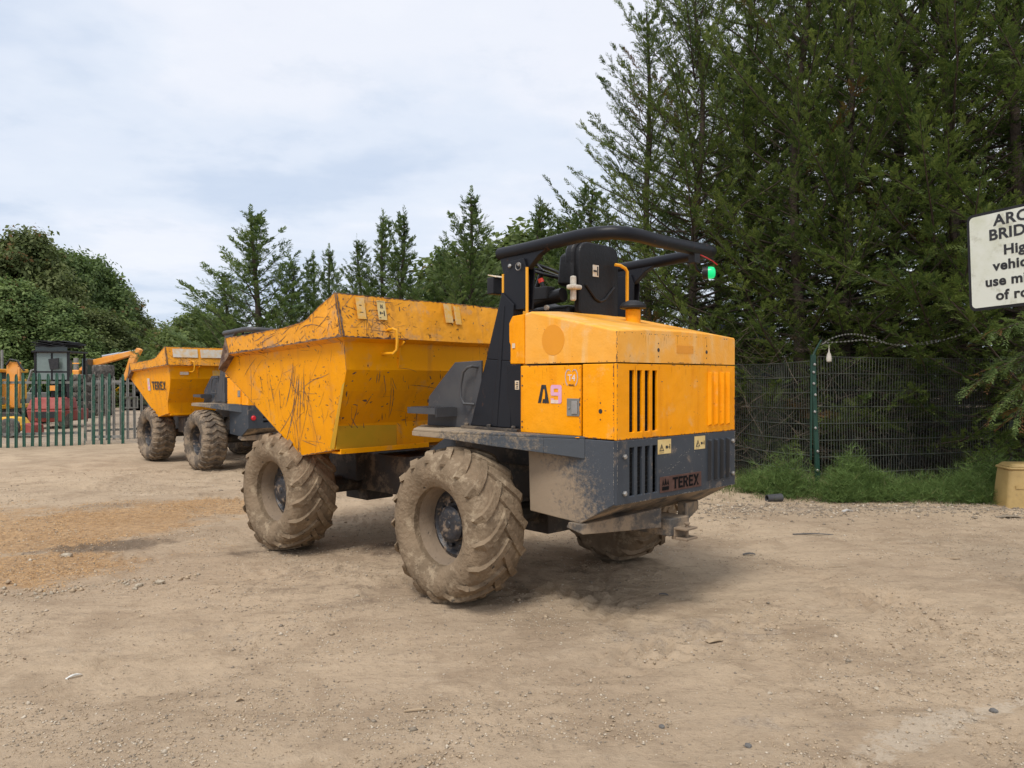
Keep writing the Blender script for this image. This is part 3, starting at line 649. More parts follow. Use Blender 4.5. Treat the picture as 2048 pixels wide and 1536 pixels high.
    b = MB(); b.tube([(1.32, .80, TR*.97), (1.32, -.80, TR*.97)], .085, 12); b.box(1.14, 1.50, -.16, .16, TR*.97-.17, TR*.97+.17); b.box(.5, 2.3, -.30, .30, .70, .98); b.box(.82, 1.9, -.5, .5, .98, 1.19)
    b.build('rear_chassis', MATS['dark_steel'], root, bevel=.01)
    # fender plates over the wheels
    for s in (1, -1):
        b = MB(); top = 1.262
        outer = [(.012, w), (.26, w+.005), (.55, w+.10), (.95, w+.22), (1.35, w+.31), (1.72, w+.34), (2.05, w+.02), (2.05, .30), (.26, .30)]
        b.prism_z([(x, s*y) for x, y in outer[1:]], top-.018, top) if s > 0 else b.prism_z([(x, s*y) for x, y in outer[1:]][::-1], top-.018, top)
        # skirt, deeper towards the rear
        sk = outer[1:6]; dp = [.150, .125, .095, .062, .055]
        for (x0, y0), (x1, y1), d0, d1 in zip(sk[:-1], sk[1:], dp[:-1], dp[1:]):
            b.hexa([(x0, s*y0, top-.0185), (x1, s*y1, top-.0185), (x1, s*(y1-.015), top-.0185), (x0, s*(y0-.015), top-.0185)], [(x0, s*y0, top-d0), (x1, s*y1, top-d1), (x1, s*(y1-.015), top-d1), (x0, s*(y0-.015), top-d0)])
        b.box(1.725, 1.745, *(sorted((s*(w+.02), s*(w+.335)))), top-.055, top-.0185)
        b.build('fender', MATS['fender'], root, bevel=.004)
    # step panel ahead of the tower with its tread and grab handle
    for s in (1, -1):
        b = MB(); b.prism_y([(1.32, 1.263), (2.0, 1.263), (1.98, 1.50), (1.64, 1.78), (1.32, 1.79)], s*(w-.03), s*(w-.01)); b.prism_y([(1.66, 1.263), (2.0, 1.263), (2.0, 1.40), (1.66, 1.40)], s*.30, s*(w-.031))
        pn = b.build('side_panel', MATS['grey_light'] if near else G, root, bevel=.004)
        m = MB(); m.box(1.62, 1.98, *sorted((s*(w-.008), s*(w+.20))), 1.40, 1.412)
        for q in range(9): m.box(1.63+.038*q, 1.645+.038*q, *sorted((s*(w), s*(w+.195))), 1.412, 1.424)
        m.box(1.62, 1.98, *sorted((s*(w+.198), s*(w+.208))), 1.37, 1.42); m.box(1.61, 1.62, *sorted((s*(w-.008), s*(w+.2))), 1.35, 1.42); m.build('step', MATS['grey_light'], root)
        m = MB(); y = s*(w+.045); m.tube([(1.36, s*(w-.01), 1.74), (1.37, y, 1.745), (1.42, y, 1.735), (1.47, y, 1.70), (1.50, y, 1.60), (1.50, y, 1.50), (1.46, y, 1.455), (1.40, s*(w-.01), 1.45)], .011, 8); m.build('grab_handle', MATS['grey_light'], root, 40)
    # deck between, cab floor
    b = MB(); b.box(.9, 2.05, -.30, .30, 1.245, 1.263); b.box(1.0, 1.98, -.68, .68, 1.263, 1.42); b.build('cab_floor', MATS['dark_steel'], root, bevel=.004)
    # --- engine covers
    for s in (1, -1):
        b = MB(); b.prism_y([(.012, 1.252), (.282, 1.252), (.282, 1.748), (.012, 1.748)], s*w, s*(w-.02)); pn = b.build('corner_panel', MATS['hood_yellow'], root, bevel=.006)
        if s > 0 or not near:
            m = MB(); m.lathe([(.001, .016), (.0022, .015)], 14, Matrix.Translation((.125, s*w, 1.435)) @ Matrix.Diagonal((1, s, 1, 1)));
            m.build('lamp_hole', MATS['decal_black'], pn)
            for dz in (-.055, .055): m = MB(); m.lathe([(.001, .005), (.002, .005)], 8, Matrix.Translation((.125, s*w, 1.435+dz)) @ Matrix.Diagonal((1, s, 1, 1))); m.build('screw_hole', MATS['decal_black'], pn)
        b = MB(); b.prism_y([(.292, 1.262), (.868, 1.262), (.868, 1.742), (.292, 1.742)], s*(w+.008), s*(w-.014)); b.hexa([(.292, s*(w+.008), 1.262), (.868, s*(w+.008), 1.262), (.868, s*(w-.01), 1.262), (.292, s*(w-.01), 1.262)], [(.294, s*(w+.03), 1.252), (.866, s*(w+.03), 1.252), (.866, s*(w+.012), 1.250), (.294, s*(w+.012), 1.250)])
        dr = b.build('side_door', MATS['hood_yellow'], root, bevel=.006)
        m = MB(); y = s*(w+.0085); m.box(.30, .412, *sorted((y, y+s*.006)), 1.395, 1.515); lt = m.build('latch', MATS['galvanised'], dr, bevel=.003)
        m = MB(); m.box(.312, .365, *sorted((y+s*.006, y+s*.012)), 1.41, 1.50); m.lathe([(.0, .008), (.012, .008)], 8, Matrix.Translation((.388, y, 1.45)) @ Matrix.Diagonal((1, s, 1, 1))); m.build('latch_paddle', MATS['steel_bare'], dr, bevel=.002)
        for z in (1.67, 1.60, 1.34, 1.30):
            m = MB(); m.lathe([(0, .006), (.004, .006)], 8, Matrix.Translation((.85, y, z)) @ Matrix.Diagonal((1, s, 1, 1))); m.build('rivet', MATS['dark_steel'], dr)
        b = MB(); b.prism_y([(.876, 1.263), (1.02, 1.263), (1.02, 1.755), (.876, 1.755)], s*(w-.002), s*(w-.03)); bp = b.build('black_panel', MATS['black_paint'], root, bevel=.004)
        if s > 0 and near:
            m = MB(); m.box(.892, .935, w-.0015, w+.0005, 1.57, 1.635); lb = m.build('label_plate', MATS['sticker_white'], bp)
            m = MB()
            for q in range(4): m.box(.900, .927-.006*(q % 2), w+.0008, w+.0014, 1.578+.013*q, 1.585+.013*q)
            m.build('label_print', MATS['decal_black'], bp)
    # door marks
    if near:
        y = w+.008; n_ = (0, 1, 0); r_ = (-1, 0, 0); u_ = (0, 0, 1)
        word_decal('letter', 'A', (.690, y, 1.478), r_, u_, n_, .128, MATS['decal_black'], root, 0, .92).name = 'fleet_letter'
        m = MB(); B = lambda x0, x1, z0, z1: [(x0, z0), (x1, z0), (x1, z1), (x0, z1)]
        decal(m, [[(.05, .42), (0, .50), (0, .92), (.07, 1), (.22, 1), (.22, .42)], [(.22, .80), (.22, 1), (.72, 1), (.80, .92), (.80, .80)], [(.56, .80), (.80, .80), (.80, .08), (.72, 0), (.56, 0)], B(.22, .56, .42, .60), B(0, .10, .19, .27), ], (.565, y, 1.478), r_, u_, n_, .128)
        decal(m, [[(.22, .19), (.22, .27), (.0, .27), (.0, .19)]], (.565, y, 1.478), r_, u_, n_, .128)
        f9 = m.build('fleet_digit', MATS['decal_pink'], root)
        m = MB(); decal(m, [B(0, .56, 0, .19)], (.565, y, 1.478), r_, u_, n_, .128); m.build('digit_patch', MATS['decal_white'], root)
        m = MB(); pts = []
        for q in range(25):
            a = q/24*2*math.pi; pts.append((.5*math.sin(a)*(1-.15*math.cos(a)), .5*math.cos(a)*.9+.10*abs(math.sin(a/1.0))*(1 if math.cos(a) > 0 else 0)))
        for sg in (1, -1):
            arc = [(.06, .40), (.20, .52), (.38, .48), (.50, .28), (.52, .0), (.46, -.28), (.34, -.48)]
            for (a0, b0), (a1, b1) in zip(arc[:-1], arc[1:]):
                decal(m, [[(sg*a0, b0), (sg*a1, b1), (sg*a1*.86, b1*.88), (sg*a0*.86, b0*.86)][::sg]], (.372, y, 1.655), r_, u_, n_, .115)
        m.build('emission_wreath', MATS['decal_grey'], root)
        M_ = frame_matrix((.372, y+.0012, 1.635), r_, u_); font_mesh('emission_mark', 'T4', .062, MATS['decal_white'], M_, root, .001, ext=.0006)
        M_ = frame_matrix((.372, y+.0012, 1.598), r_, u_); font_mesh('emission_word', 'FINAL', .020, MATS['badge_brown'], M_, root, .0005, ext=.0006)
    # rear upper grille
    b = MB(); holes = [(.545-.085*k, .545-.085*k+.052, 1.296, 1.705) for k in range(4)]
    slotted_plate(b, -.010, .010, [-w-.003, w+.003], [1.250, 1.749], holes); gu = b.build('rear_grille', MATS['hood_yellow'], root, bevel=.004)
    for k in range(4):
        y = -.345-.085*k; m = MB(); m.hexa([(-.0105, y, 1.30), (-.0105, y, 1.70), (-.0105, y-.056, 1.70), (-.0105, y-.056, 1.30)], [(-.036, y-.012, 1.315), (-.036, y-.012, 1.69), (-.0115, y-.054, 1.695), (-.0115, y-.054, 1.305)]); m.build('louvre', MATS['hood_yellow'], gu)
    b = MB(); b.box(.07, .10, -.66, .66, .86, 1.73)
    for q in range(26): b.box(.055, .07, -.6, .6, .88+.032*q, .888+.032*q)
    b.box(.10, .85, -.60, .60, .9, 1.7); b.build('radiator', MATS['radiator'], root)
    # bonnet
    b = MB(); q0 = .012
    sideP = [(-.012, 1.758), (.83, 1.758), (.83, 2.105), (.77, 2.128), (-.006, 1.957)]
    top = [(.83, 2.118), (.77, 2.132), (-.004, 1.965)]
    ridge = .045
    secs = []
    for x, z in ((-.012, 1.957), (.0, 1.962), (.77, 2.128), (.832, 2.118)):
        secs.append([(x, w, 1.757), (x, w, z-.004), (x+.0, w-.010, z+.004), (x, w-.30, z+.022), (x, 0, z+.028), (x, -w+.30, z+.022), (x, -w+.010, z+.004), (x, -w, z-.004), (x, -w, 1.757)])
    vs = [p for s_ in secs for p in s_]; fs = []
    for i in range(3):
        for k in range(8): fs.append((9*i+k, 9*i+9+k, 9*i+10+k, 9*i+k+1))
    fs += [tuple(range(9)), tuple(range(27, 36))[::-1]]
    b.add(vs, fs); bon = b.build('bonnet', MATS['hood_faded'], root, bevel=.006)
    if near:
        for y, z in ((.278, 1.846), (-.325, 1.846)):
            m = MB(); m.lathe([(-.001, .014), (-.0022, .013)], 12, Matrix.Translation((-.012, y, z)), 'x')
            m.build('lamp_hole', MATS['decal_black'], bon)
            for dz in (-.045, .045): m = MB(); m.lathe([(-.001, .005), (-.002, .005)], 8, Matrix.Translation((-.012, y, z+dz)), 'x'); m.build('screw_hole', MATS['decal_black'], bon)
        m = MB(); m.box(-.0135, -.0125, -.15, .06, 1.83, 1.885); m.build('faded_patch', MATS['orange_spot'], bon)
        m = MB(); m.lathe([(.0008, .108), (.0018, .107)], 40, Matrix.Translation((.553, w, 1.92))); m.build('round_sticker', MATS['orange_spot'], bon)
    for s in (1, -1):
        b = MB(); b.hexa([(.838, s*w, 1.757), (1.02, s*(w-.02), 1.757), (1.02, s*(w-.02), 2.06), (.985, s*(w-.02), 2.112), (.838, s*w, 2.118)], [(.838, s*(w-.20), 1.757), (1.02, s*(w-.20), 1.757), (1.02, s*(w-.20), 2.06), (.985, s*(w-.20), 2.112), (.838, s*(w-.20), 2.118)])
        cp = b.build('side_cowl', MATS['hood_yellow'], root, bevel=.006)
        if s > 0 and near:
            m = MB(); m.box(.945, .975, w-.012, w-.0085, 1.875, 1.91); m.build('small_plate', MATS['sticker_white'], cp)
    if near:
        cr = random.Random(12); b = MB()
        X0 = -.0105
        for a, c, i_, n_, k in (((X0, w, 1.252), (X0, w, 1.747), (0, -1, 0), (-1, 0, 0), 70), ((X0, -w, 1.252), (X0, -w, 1.747), (0, 1, 0), (-1, 0, 0), 40), ((X0, w, 1.251), (X0, -w, 1.251), (0, 0, 1), (-1, 0, 0), 130), ((X0, w, 1.748), (X0, -w, 1.748), (0, 0, -1), (-1, 0, 0), 22),
                                ((.013, w, 1.255), (.013, w, 1.745), (1, 0, 0), (0, 1, 0), 80), ((.014, w, 1.2525), (.28, w, 1.2525), (0, 0, 1), (0, 1, 0), 14), ((.293, w+.008, 1.264), (.293, w+.008, 1.74), (1, 0, 0), (0, 1, 0), 34), ((.30, w+.008, 1.741), (.86, w+.008, 1.741), (0, 0, -1), (0, 1, 0), 10),
                                ((-.0125, w, 1.759), (-.0125, -w, 1.759), (0, 0, 1), (-1, 0, 0), 70), ((-.011, w, 1.955), (-.011, -w, 1.955), (0, 0, -1), (-1, 0, 0), 60), ((-.012, w, 1.76), (-.010, w, 1.952), (0, -1, 0), (-1, 0, 0), 30), ((-.011, w, 1.76), (-.011, w, 1.952), (1, 0, 0), (0, 1, 0), 46), ((0, w, 1.759), (.8, w, 1.759), (0, 0, 1), (0, 1, 0), 20)):
            edge_chips(b, a, c, i_, n_, k, cr)
        for a, c, i_, n_, k, sp in (((X0, w-.1, 1.27), (X0, -w+.1, 1.27), (0, 0, 1), (-1, 0, 0), 34, .45), ((.02, w, 1.27), (.27, w, 1.27), (0, 0, 1), (0, 1, 0), 8, .45), ((.3, w+.008, 1.28), (.86, w+.008, 1.28), (0, 0, 1), (0, 1, 0), 9, .44), ((-.0125, w, 1.78), (-.0125, -w, 1.78), (0, 0, 1), (-1, 0, 0), 10, .15), ((.02, w, 1.78), (.8, w, 1.78), (0, 0, 1), (0, 1, 0), 8, .25)): edge_chips(b, a, c, i_, n_, k, cr, (.004, .022), (.002, .008), sp)
        o = b.build('paint_chips', MATS['worn_edge'], root); o['kind'] = 'stuff'
        b = MB()
        for a, c, n_, k in (((-.011, w, 1.950), (-.011, -w, 1.950), (-1, 0, 0), 26), ((-.0105, w, 1.742), (-.0105, -w, 1.742), (-1, 0, 0), 14), ((.30, w+.0078, 1.735), (.86, w+.0078, 1.735), (0, 1, 0), 8), ((-.0105, .58, 1.295), (-.0105, .30, 1.295), (-1, 0, 0), 8)): edge_chips(b, a, c, (0, 0, -1), n_, k, cr, (.003, .007), (.02, .10))
        o = b.build('rust_runs', MATS['rust_run'], root); o['kind'] = 'stuff'
        b = MB(); X0 = -.0125
        for a, c, i_, n_, k in (((X0, w, .830), (X0, -w, .830), (0, 0, 1), (-1, 0, 0), 90), ((X0, w, .83), (X0, w, 1.246), (0, -1, 0), (-1, 0, 0), 40), ((X0, -w, .83), (X0, -w, 1.246), (0, 1, 0), (-1, 0, 0), 60), ((X0, w, 1.246), (X0, -w, 1.246), (0, 0, -1), (-1, 0, 0), 16), ((.013, w, .84), (.013, w, 1.24), (1, 0, 0), (0, 1, 0), 34)):
            edge_chips(b, a, c, i_, n_, k, cr, (.004, .026), (.0015, .006))
        edge_chips(b, (X0, w-.05, .86), (X0, -w+.05, .86), (0, 0, 1), (-1, 0, 0), 70, cr, (.003, .016), (.001, .006), .32); edge_chips(b, (X0, .20, .98), (X0, -.10, 1.10), (0, 0, 1), (-1, 0, 0), 26, cr, (.006, .03), (.002, .006), .06); edge_chips(b, (.03, w, .78), (.4, w, .78), (0, 0, 1), (0, 1, 0), 60, cr, (.003, .012), (.001, .005), .42)
        o = b.build('pale_chips', MATS['chip_pale'], root); o['kind'] = 'stuff'
    # exhaust or intake stub with mushroom cap
    b = MB(); b.lathe([(2.00, .055), (2.17, .055), (2.18, .050)], 20, Matrix.Translation((.40, .02, 0)), 'z'); pr = b.build('intake_pipe', MATS['hood_yellow'], root, 40)
    b = MB(); b.lathe([(2.165, .062), (2.175, .098), (2.19, .100), (2.215, .082), (2.232, .04), (2.235, .01)], 24, Matrix.Translation((.40, .02, 0)), 'z'); b.build('intake_cap', MATS['plastic_black'], root, 40)
    # --- roll frame, folded back
    BP = MATS['black_paint'] if near else MATS['grey_light']
    for s in (1, -1):
        y1, y0 = s*(w+.005), s*(w-.15)
        b = MB(); b.hexa([(.98, y1, 1.285), (1.43, y1, 1.285), (1.43, y0, 1.285), (.98, y0, 1.285)], [(1.0, y1-s*.02, 1.78), (1.27, y1-s*.02, 1.80), (1.27, y0, 1.80), (1.0, y0, 1.78)])
        b.hexa([(1.0, y1-s*.02, 1.78), (1.27, y1-s*.02, 1.80), (1.27, y0, 1.80), (1.0, y0, 1.78)], [(.98, y1-s*.035, 2.20), (1.11, y1-s*.035, 2.30), (1.11, y0+s*.02, 2.30), (.98, y0+s*.02, 2.20)])
        b.hexa([(1.12, y1+s*.004, 1.287), (1.19, y1+s*.004, 1.287), (1.19, y1-s*.02, 1.287), (1.12, y1-s*.02, 1.287)], [(1.07, y1-s*.028, 2.2), (1.085, y1-s*.028, 2.2), (1.085, y1-s*.05, 2.2), (1.07, y1-s*.05, 2.2)])
        tw = b.build('tower', BP, root, bevel=.006)
        b = MB(); b.prism_z([(.87, y1+s*.04), (1.50, y1+s*.04), (1.50, y0-s*.02), (.87, y0-s*.02)][::s], 1.263, 1.283)
        for x in (.93, 1.20, 1.46): b.lathe([(1.283, .018), (1.300, .018), (1.305, .012)], 6, Matrix.Translation((x, y1+s*.015, 0)), 'z')
        b.build('tower_base', MATS['dark_steel'], root, bevel=.002)
        # upper post plates with pin
        b = MB(); b.prism_y([(.88, 2.16), (1.10, 2.16), (1.10, 2.44), (1.04, 2.525), (.89, 2.535), (.86, 2.45)], s*(w-.045), s*(w-.060)); b.prism_y([(.88, 2.16), (1.10, 2.16), (1.10, 2.44), (1.04, 2.525), (.89, 2.535), (.86, 2.45)], s*(w-.125), s*(w-.140))
        b.box(.90, 1.07, *sorted((s*(w-.062), s*(w-.124))), 2.16, 2.42)
        up = b.build('post', BP, root, bevel=.004)
        for x, z in ((1.03, 2.49), (.93, 2.49)):
            m = MB(); m.lathe([(0, .016), (.012, .016), (.018, .010)], 8, Matrix.Translation((x, s*(w-.045), z)) @ Matrix.Diagonal((1, s, 1, 1))); m.build('pin', MATS['steel_bare'], up)
        m = MB(); m.tube([(.93+.028*math.cos(k/12*6.283), s*(w-.028), 2.475+.028*math.sin(k/12*6.283)) for k in range(13)], .003, 6); m.build('pin_ring', MATS['steel_bare'], up)
        # gusset under the folded tube
        b = MB(); b.prism_y([(.62, 2.605), (1.17, 2.59), (1.17, 2.56), (1.13, 2.44), (.87, 2.455), (.76, 2.545)], s*(w-.066), s*(w-.12)); b.build('gusset', BP, root, bevel=.004)
    b = MB(); y = w-.085; z = 2.620
    path = [(1.19, y, z-.02), (.9, y, z-.012), (.6, y, z+.002), (.38, y, z+.012), (.24, y-.010, z+.012), (.14, y-.05, z+.010), (.08, y-.12, z+.006), (.05, y-.22, z)]
    path = path+[(.04, .2, z-.012), (.04, -.2, z-.012)]+[(x, -yy, zz) for x, yy, zz in path[::-1]]
    b.tube(path, .047, 18); rb = b.build('roll_bar', BP, root, 50)
    b = MB(); b.box(.055, .115, .50, .60, 2.49, 2.575) if False else None
    # green beacon hung on the right rear corner of the roll bar
    b = MB(); b.box(.02, .075, -.29, -.215, 2.50, 2.60); b.tube([(.04, -.25, 2.51), (.045, -.28, 2.46), (.03, -.31, 2.44)], .012, 6); bk = b.build('beacon_bracket', MATS['plastic_black'], root, bevel=.004)
    if near:
        b = MB(); Mx = Matrix.Translation((-.02, -.315, 2.430)) @ Matrix.Rotation(.5, 4, 'Z'); b.lathe([(.03, .046), (-.01, .048)], 18, Mx, 'x'); b.build('beacon_base', MATS['plastic_black'], root, 40)
        b = MB(); b.lathe([(-.0105, .044), (-.03, .045), (-.050, .040), (-.060, .024), (-.062, .005)], 18, Mx, 'x'); b.build('beacon_lens', MATS['beacon_green'], root, 40)
        b = MB(); b.tube([(.02, -.29, 2.565), (-.0, -.35, 2.545), (.0, -.43, 2.53), (.0, -.49, 2.51)], .004, 6); b.build('beacon_wire', MATS['lamp_red'], root)
    # hand rails
    for s in (1, -1):
        b = MB()
        if s > 0:
            b.tube([(.84, .70, 2.11), (.84, .70, 2.46)], .011, 8); m = MB(); m.box(1.115, 1.135, w-.08, w-.055, 2.28, 2.44); m.build('rail_end', MATS['handrail_yellow'], root)
        else: b.tube([(.66, -.245, 2.12), (.66, -.245, 2.50), (.665, -.225, 2.525), (.68, -.18, 2.545), (.70, -.14, 2.55)], .013, 8)
        b.build('hand_rail', MATS['handrail_yellow'], root, 40)
    # seat
    b = MB(); 
    def rr(yh, z0_, z1_, x, r=.08, n=4):
        pts = []
        for cy, cz, a0 in ((yh-r, z1_-r, 0), (-yh+r, z1_-r, 90), (-yh+r*.5, z0_+r*.5, 180), (yh-r*.5, z0_+r*.5, 270)):
            rr_ = r if a0 < 180 else r*.5
            for k in range(n+1): a = R_(a0+90*k/n); pts.append((x, cy+rr_*math.cos(a), cz+rr_*math.sin(a)))
        return pts
    b.hexa(rr(.235, 2.13, 2.70, .74, .09), rr(.235, 2.13, 2.69, .80, .09)); sb = b.build('seat_back', MATS['seat_vinyl'], root, 40, .012)
    b = MB(); b.hexa(rr(.255, 2.40, 2.72, .79, .11), rr(.27, 2.38, 2.71, .87, .11)); b.hexa([(.78, .20, 2.34), (.78, .275, 2.36), (.93, .29, 2.38), (.93, .23, 2.36)], [(.80, .17, 2.66), (.80, .25, 2.62), (.92, .27, 2.60), (.92, .2, 2.63)])
    b.build('back_cushion', MATS['seat_vinyl'], sb, 40, .02)
    b = MB(); b.box(.85, 1.30, -.25, .25, 2.12, 2.22); b.build('seat_cushion', MATS['seat_vinyl'], root, 40, .03)
    m = MB(); m.tube([(.734, .17, 2.37), (.734, .06, 2.27), (.734, .0, 2.25), (.734, -.06, 2.27), (.734, -.17, 2.37)], .010, 6); m.build('back_rib', MATS['plastic_black'], sb)
    if near:
        m = MB(); m.box(.732, .7385, .02, .085, 2.44, 2.53); sp = m.build('seat_sticker', MATS['sticker_white'], sb)
        m = MB(); m.box(.7305, .7315, .045, .085, 2.475, 2.49); m.box(.7305, .7315, .028, .04, 2.45, 2.52); m.build('sticker_print', MATS['decal_black'], sb)
    m = MB(); m.box(.66, .70, .235, .30, 2.10, 2.34) if False else None
    # white foam-coloured strap box tied at the seat's side
    m = MB(); m.box(.75, .79, .255, .295, 2.24, 2.43); m.box(.72, .79, .225, .335, 2.325, 2.36); m.build('belt_reel', MATS['foam_white'], root, bevel=.012)
    # arm rest, levers, key
    m = MB(); m.tube([(.84, .31, 2.29), (1.0, .32, 2.27), (1.22, .33, 2.235), (1.40, .33, 2.24)], [.055, .050, .045, .052], 10); m.build('arm_rest', MATS['seat_vinyl'], root, 50)
    m = MB(); m.box(.95, 1.12, .28, .38, 2.26, 2.36); m.tube([(1.03, .32, 2.34), (1.06, .33, 2.42)], .018, 8); m.build('lever_box', MATS['plastic_black'], root, bevel=.02)
    m = MB(); m.tube([(1.055, .325, 2.40), (1.065, .33, 2.43)], .022, 8); m.build('lever_knob', MATS['key_red'], root, 40)
    m = MB(); m.box(.72, 1.30, -.32, .36, 2.02, 2.12); m.box(.70, 1.9, -.62, -.35, 1.42, 2.12); m.build('seat_base', MATS['dark_steel'], root, bevel=.01)
    m = MB(); m.tube([(.92, .40, 2.19), (.92, .42, 2.19)], .02, 10); m.build('adjust_knob', MATS['foam_white'], root, 40)
    # console, steering wheel
    m = MB(); m.hexa([(1.35, -.40, 1.42), (1.62, -.40, 1.42), (1.62, -.05, 1.42), (1.35, -.05, 1.42)], [(1.34, -.30, 2.26), (1.55, -.30, 2.33), (1.55, -.08, 2.33), (1.34, -.08, 2.26)]); m.build('console', MATS['plastic_black'], root, bevel=.02)
    m = MB(); ax_ = Vector((-.45, 0, 1)).normalized(); cc = Vector((1.36, .0, 2.56)); e1 = Vector((0, 1, 0)); e2 = ax_.cross(e1)
    m.tube([cc+e1*(.19*math.cos(k/24*6.2832))+e2*(.19*math.sin(k/24*6.2832)) for k in range(25)], .014, 8)
    for a in (0, 2.1, 4.2): m.tube([cc, cc+e1*(.18*math.cos(a))+e2*(.18*math.sin(a))], .010, 6)
    m.tube([cc, cc-ax_*.28], .022, 8); m.tube([cc+e1*.16+e2*-.12, cc+e1*.16+e2*-.12+ax_*.06], .022, 8); m.build('steering_wheel', MATS['seat_vinyl'], root, 50)
    m = MB(); m.box(1.62, 1.70, .16, .32, 2.36, 2.50) ; m.tube([(1.62, .20, 2.40), (1.60, .16, 2.3)], .012, 6); m.build('work_lamp', MATS['plastic_black'], root, bevel=.015)
    m = MB(); m.hexa([(1.60, .17, 2.495), (1.70, .17, 2.52), (1.70, .31, 2.52), (1.60, .31, 2.495)], [(1.60, .17, 2.502), (1.70, .17, 2.527), (1.70, .31, 2.527), (1.60, .31, 2.502)]); m.build('visor_plate', MATS['sticker_white'], root)
    # --- articulation joint and front chassis
    b = MB(); b.box(-1.05, -.25, -.28, .28, .52, .90); b.box(-1.30, -1.02, -.13, .13, .50, .56); b.box(-1.30, -1.02, -.13, .13, .84, .90); b.box(-.30, .75, -.38, .38, .62, .93); b.tube([(0, .80, TR*.97), (0, -.80, TR*.97)], .09, 12); b.box(-.19, .19, -.17, .17, TR*.97-.18, TR*.97+.18)
    fb(b, 'front_chassis', MATS['dark_steel'], .01)
    b = MB(); b.box(2.25, 2.62, -.11, .11, .56, .84); b.lathe([(.46, .06), (.96, .06)], 16, Matrix.Translation((2.58, 0, 0)), 'z'); b.build('pivot', MATS['dark_steel'], root, bevel=.01)
    for s in (1, -1):
        b = MB(); b.tube([(2.0, s*.25, .74), (2.45, s*.27, .74)], .040, 12); b.tube([(2.45, s*.27, .74), (2.85, s*.28, .74)], .020, 10); b.build('steering_ram', MATS['chrome'] if s > 0 else MATS['dark_steel'], root, 40)
        b = MB(); b.hexa([(1.95, s*.34, 1.26), (2.42, s*.34, 1.00), (2.42, s*.34, .84), (2.0, s*.34, .84), (1.80, s*.34, 1.0), (1.80, s*.34, 1.26)], [(1.95, s*.38, 1.26), (2.42, s*.38, 1.00), (2.42, s*.38, .84), (2.0, s*.38, .84), (1.80, s*.38, 1.0), (1.80, s*.38, 1.26)]); b.build('support_arm', G, root, bevel=.006)
        b = MB(); b.tube([(1.7, s*.2, .92), (1.95, s*.33, .95), (2.2, s*.30, .82), (2.6, s*.2, .90), (2.9, s*.22, .84)], .016, 8)
        b.tube([(1.7, s*.16, .88), (2.0, s*.30, .80), (2.3, s*.24, .90), (2.7, s*.16, .80), (2.95, s*.2, .80)], .013, 8); b.build('hydraulic_hose', MATS['hose_rubber'], root, 50)
    if not near:
        b = MB(); b.box(-1.05, -.70, .30, .78, .62, .93); fb(b, 'tank_box', MATS['dark_steel'], .01)
    # --- skip
    YS = lambda z, k=0: 1.08+.10*(z-.95)                  # side plate leans out towards the top
    bt = [(-1.255, 2.372), (-1.03, 2.275), (-.80, 2.163), (-.37, 2.112), (.72, 2.062)]      # top edge, rear to front
    bb = [(-1.34, 2.0), (-1.05, 1.985), (-.80, 1.975), (-.32, 1.948), (.66, 1.897)]          # lower edge of the outer band
    YB = 1.262
    b = MB(); vs = []; fs = []; mi = []
    def V(x, y, z): vs.append((x, y, z)); return len(vs)-1
    ids = {}
    for s in (1, -1):
        T = [V(x, s*YB, z) for x, z in bt]; L = [V(x, s*(YB-.01), z) for x, z in bb]
        U = [V(x, s*YS(z-.04), z-.035) for x, z in [(-1.27, 2.0), (-1.05, 1.985), (-.80, 1.975), (-.32, 1.948), (.70, 1.91)]]
        Q = [V(-1.27, s*YS(1.72), 1.725), V(-1.01, s*YS(1.24), 1.245), V(-.99, s*YS(1.02), 1.02), V(-.42, s*YS(.93), .93), V(.93, s*YS(1.71), 1.712)]
        FL = V(.90, s*(YB-.02), 1.745)                       # front corner of the lip
        ids[s] = (T, L, U, Q, FL)
        def face(*f, m=0): fs.append(f if s > 0 else f[::-1]); mi.append(m)
        for i in range(4): face(T[i+1], T[i], L[i], L[i+1], m=1); face(L[i+1], L[i], U[i], U[i+1], m=1)
        face(T[4], L[4], FL, m=2); face(L[4], U[4], Q[4], FL, m=2)
        face(U[1], U[0], Q[0], Q[1]); face(U[2], U[1], Q[1], Q[2]); face(U[3], U[2], Q[2], Q[3]); face(U[4], U[3], Q[3], Q[4])
    (T, L, U, Q, FL), (T2, L2, U2, Q2, FL2) = ids[1], ids[-1]
    def cross(a, a2, bq, b2, m=0): fs.append((a, a2, b2, bq)); mi.append(m)
    cross(T[0], T2[0], L[0], L2[0], 1)
    cross(L[0], L2[0], U[0], U2[0]); cross(U[0], U2[0], Q[0], Q2[0])
    M1 = [V(-1.19, s*YS(1.5), 1.54) for s in (1, -1)]; M2 = [V(-1.08, s*YS(1.35), 1.36) for s in (1, -1)]
    cross(Q[0], Q2[0], M1[0], M1[1]); cross(M1[0], M1[1], M2[0], M2[1]); cross(M2[0], M2[1], Q[1], Q2[1])
    fs[:] = fs; fs.append((Q[0], M1[0], M2[0], Q[1])[::-1]); mi.append(0); fs.append((Q2[0], M1[1], M2[1], Q2[1])); mi.append(0)
    cross(Q[1], Q2[1], Q[2], Q2[2], 0); cross(Q[2], Q2[2], Q[3], Q2[3], 0); cross(Q[3], Q2[3], Q[4], Q2[4]); cross(Q[4], Q2[4], FL, FL2, 1)
    b.v = [Vector(p) for p in vs]; b.f = [list(f) for f in fs]; b.m = mi
    sk = fb(b, 'skip', [MATS['skip_yellow'], MATS['skip_band'], MATS['worn_edge']])
    import bmesh
    bm = bmesh.new(); bm.from_mesh(sk.data); bmesh.ops.recalc_face_normals(bm, faces=bm.faces)
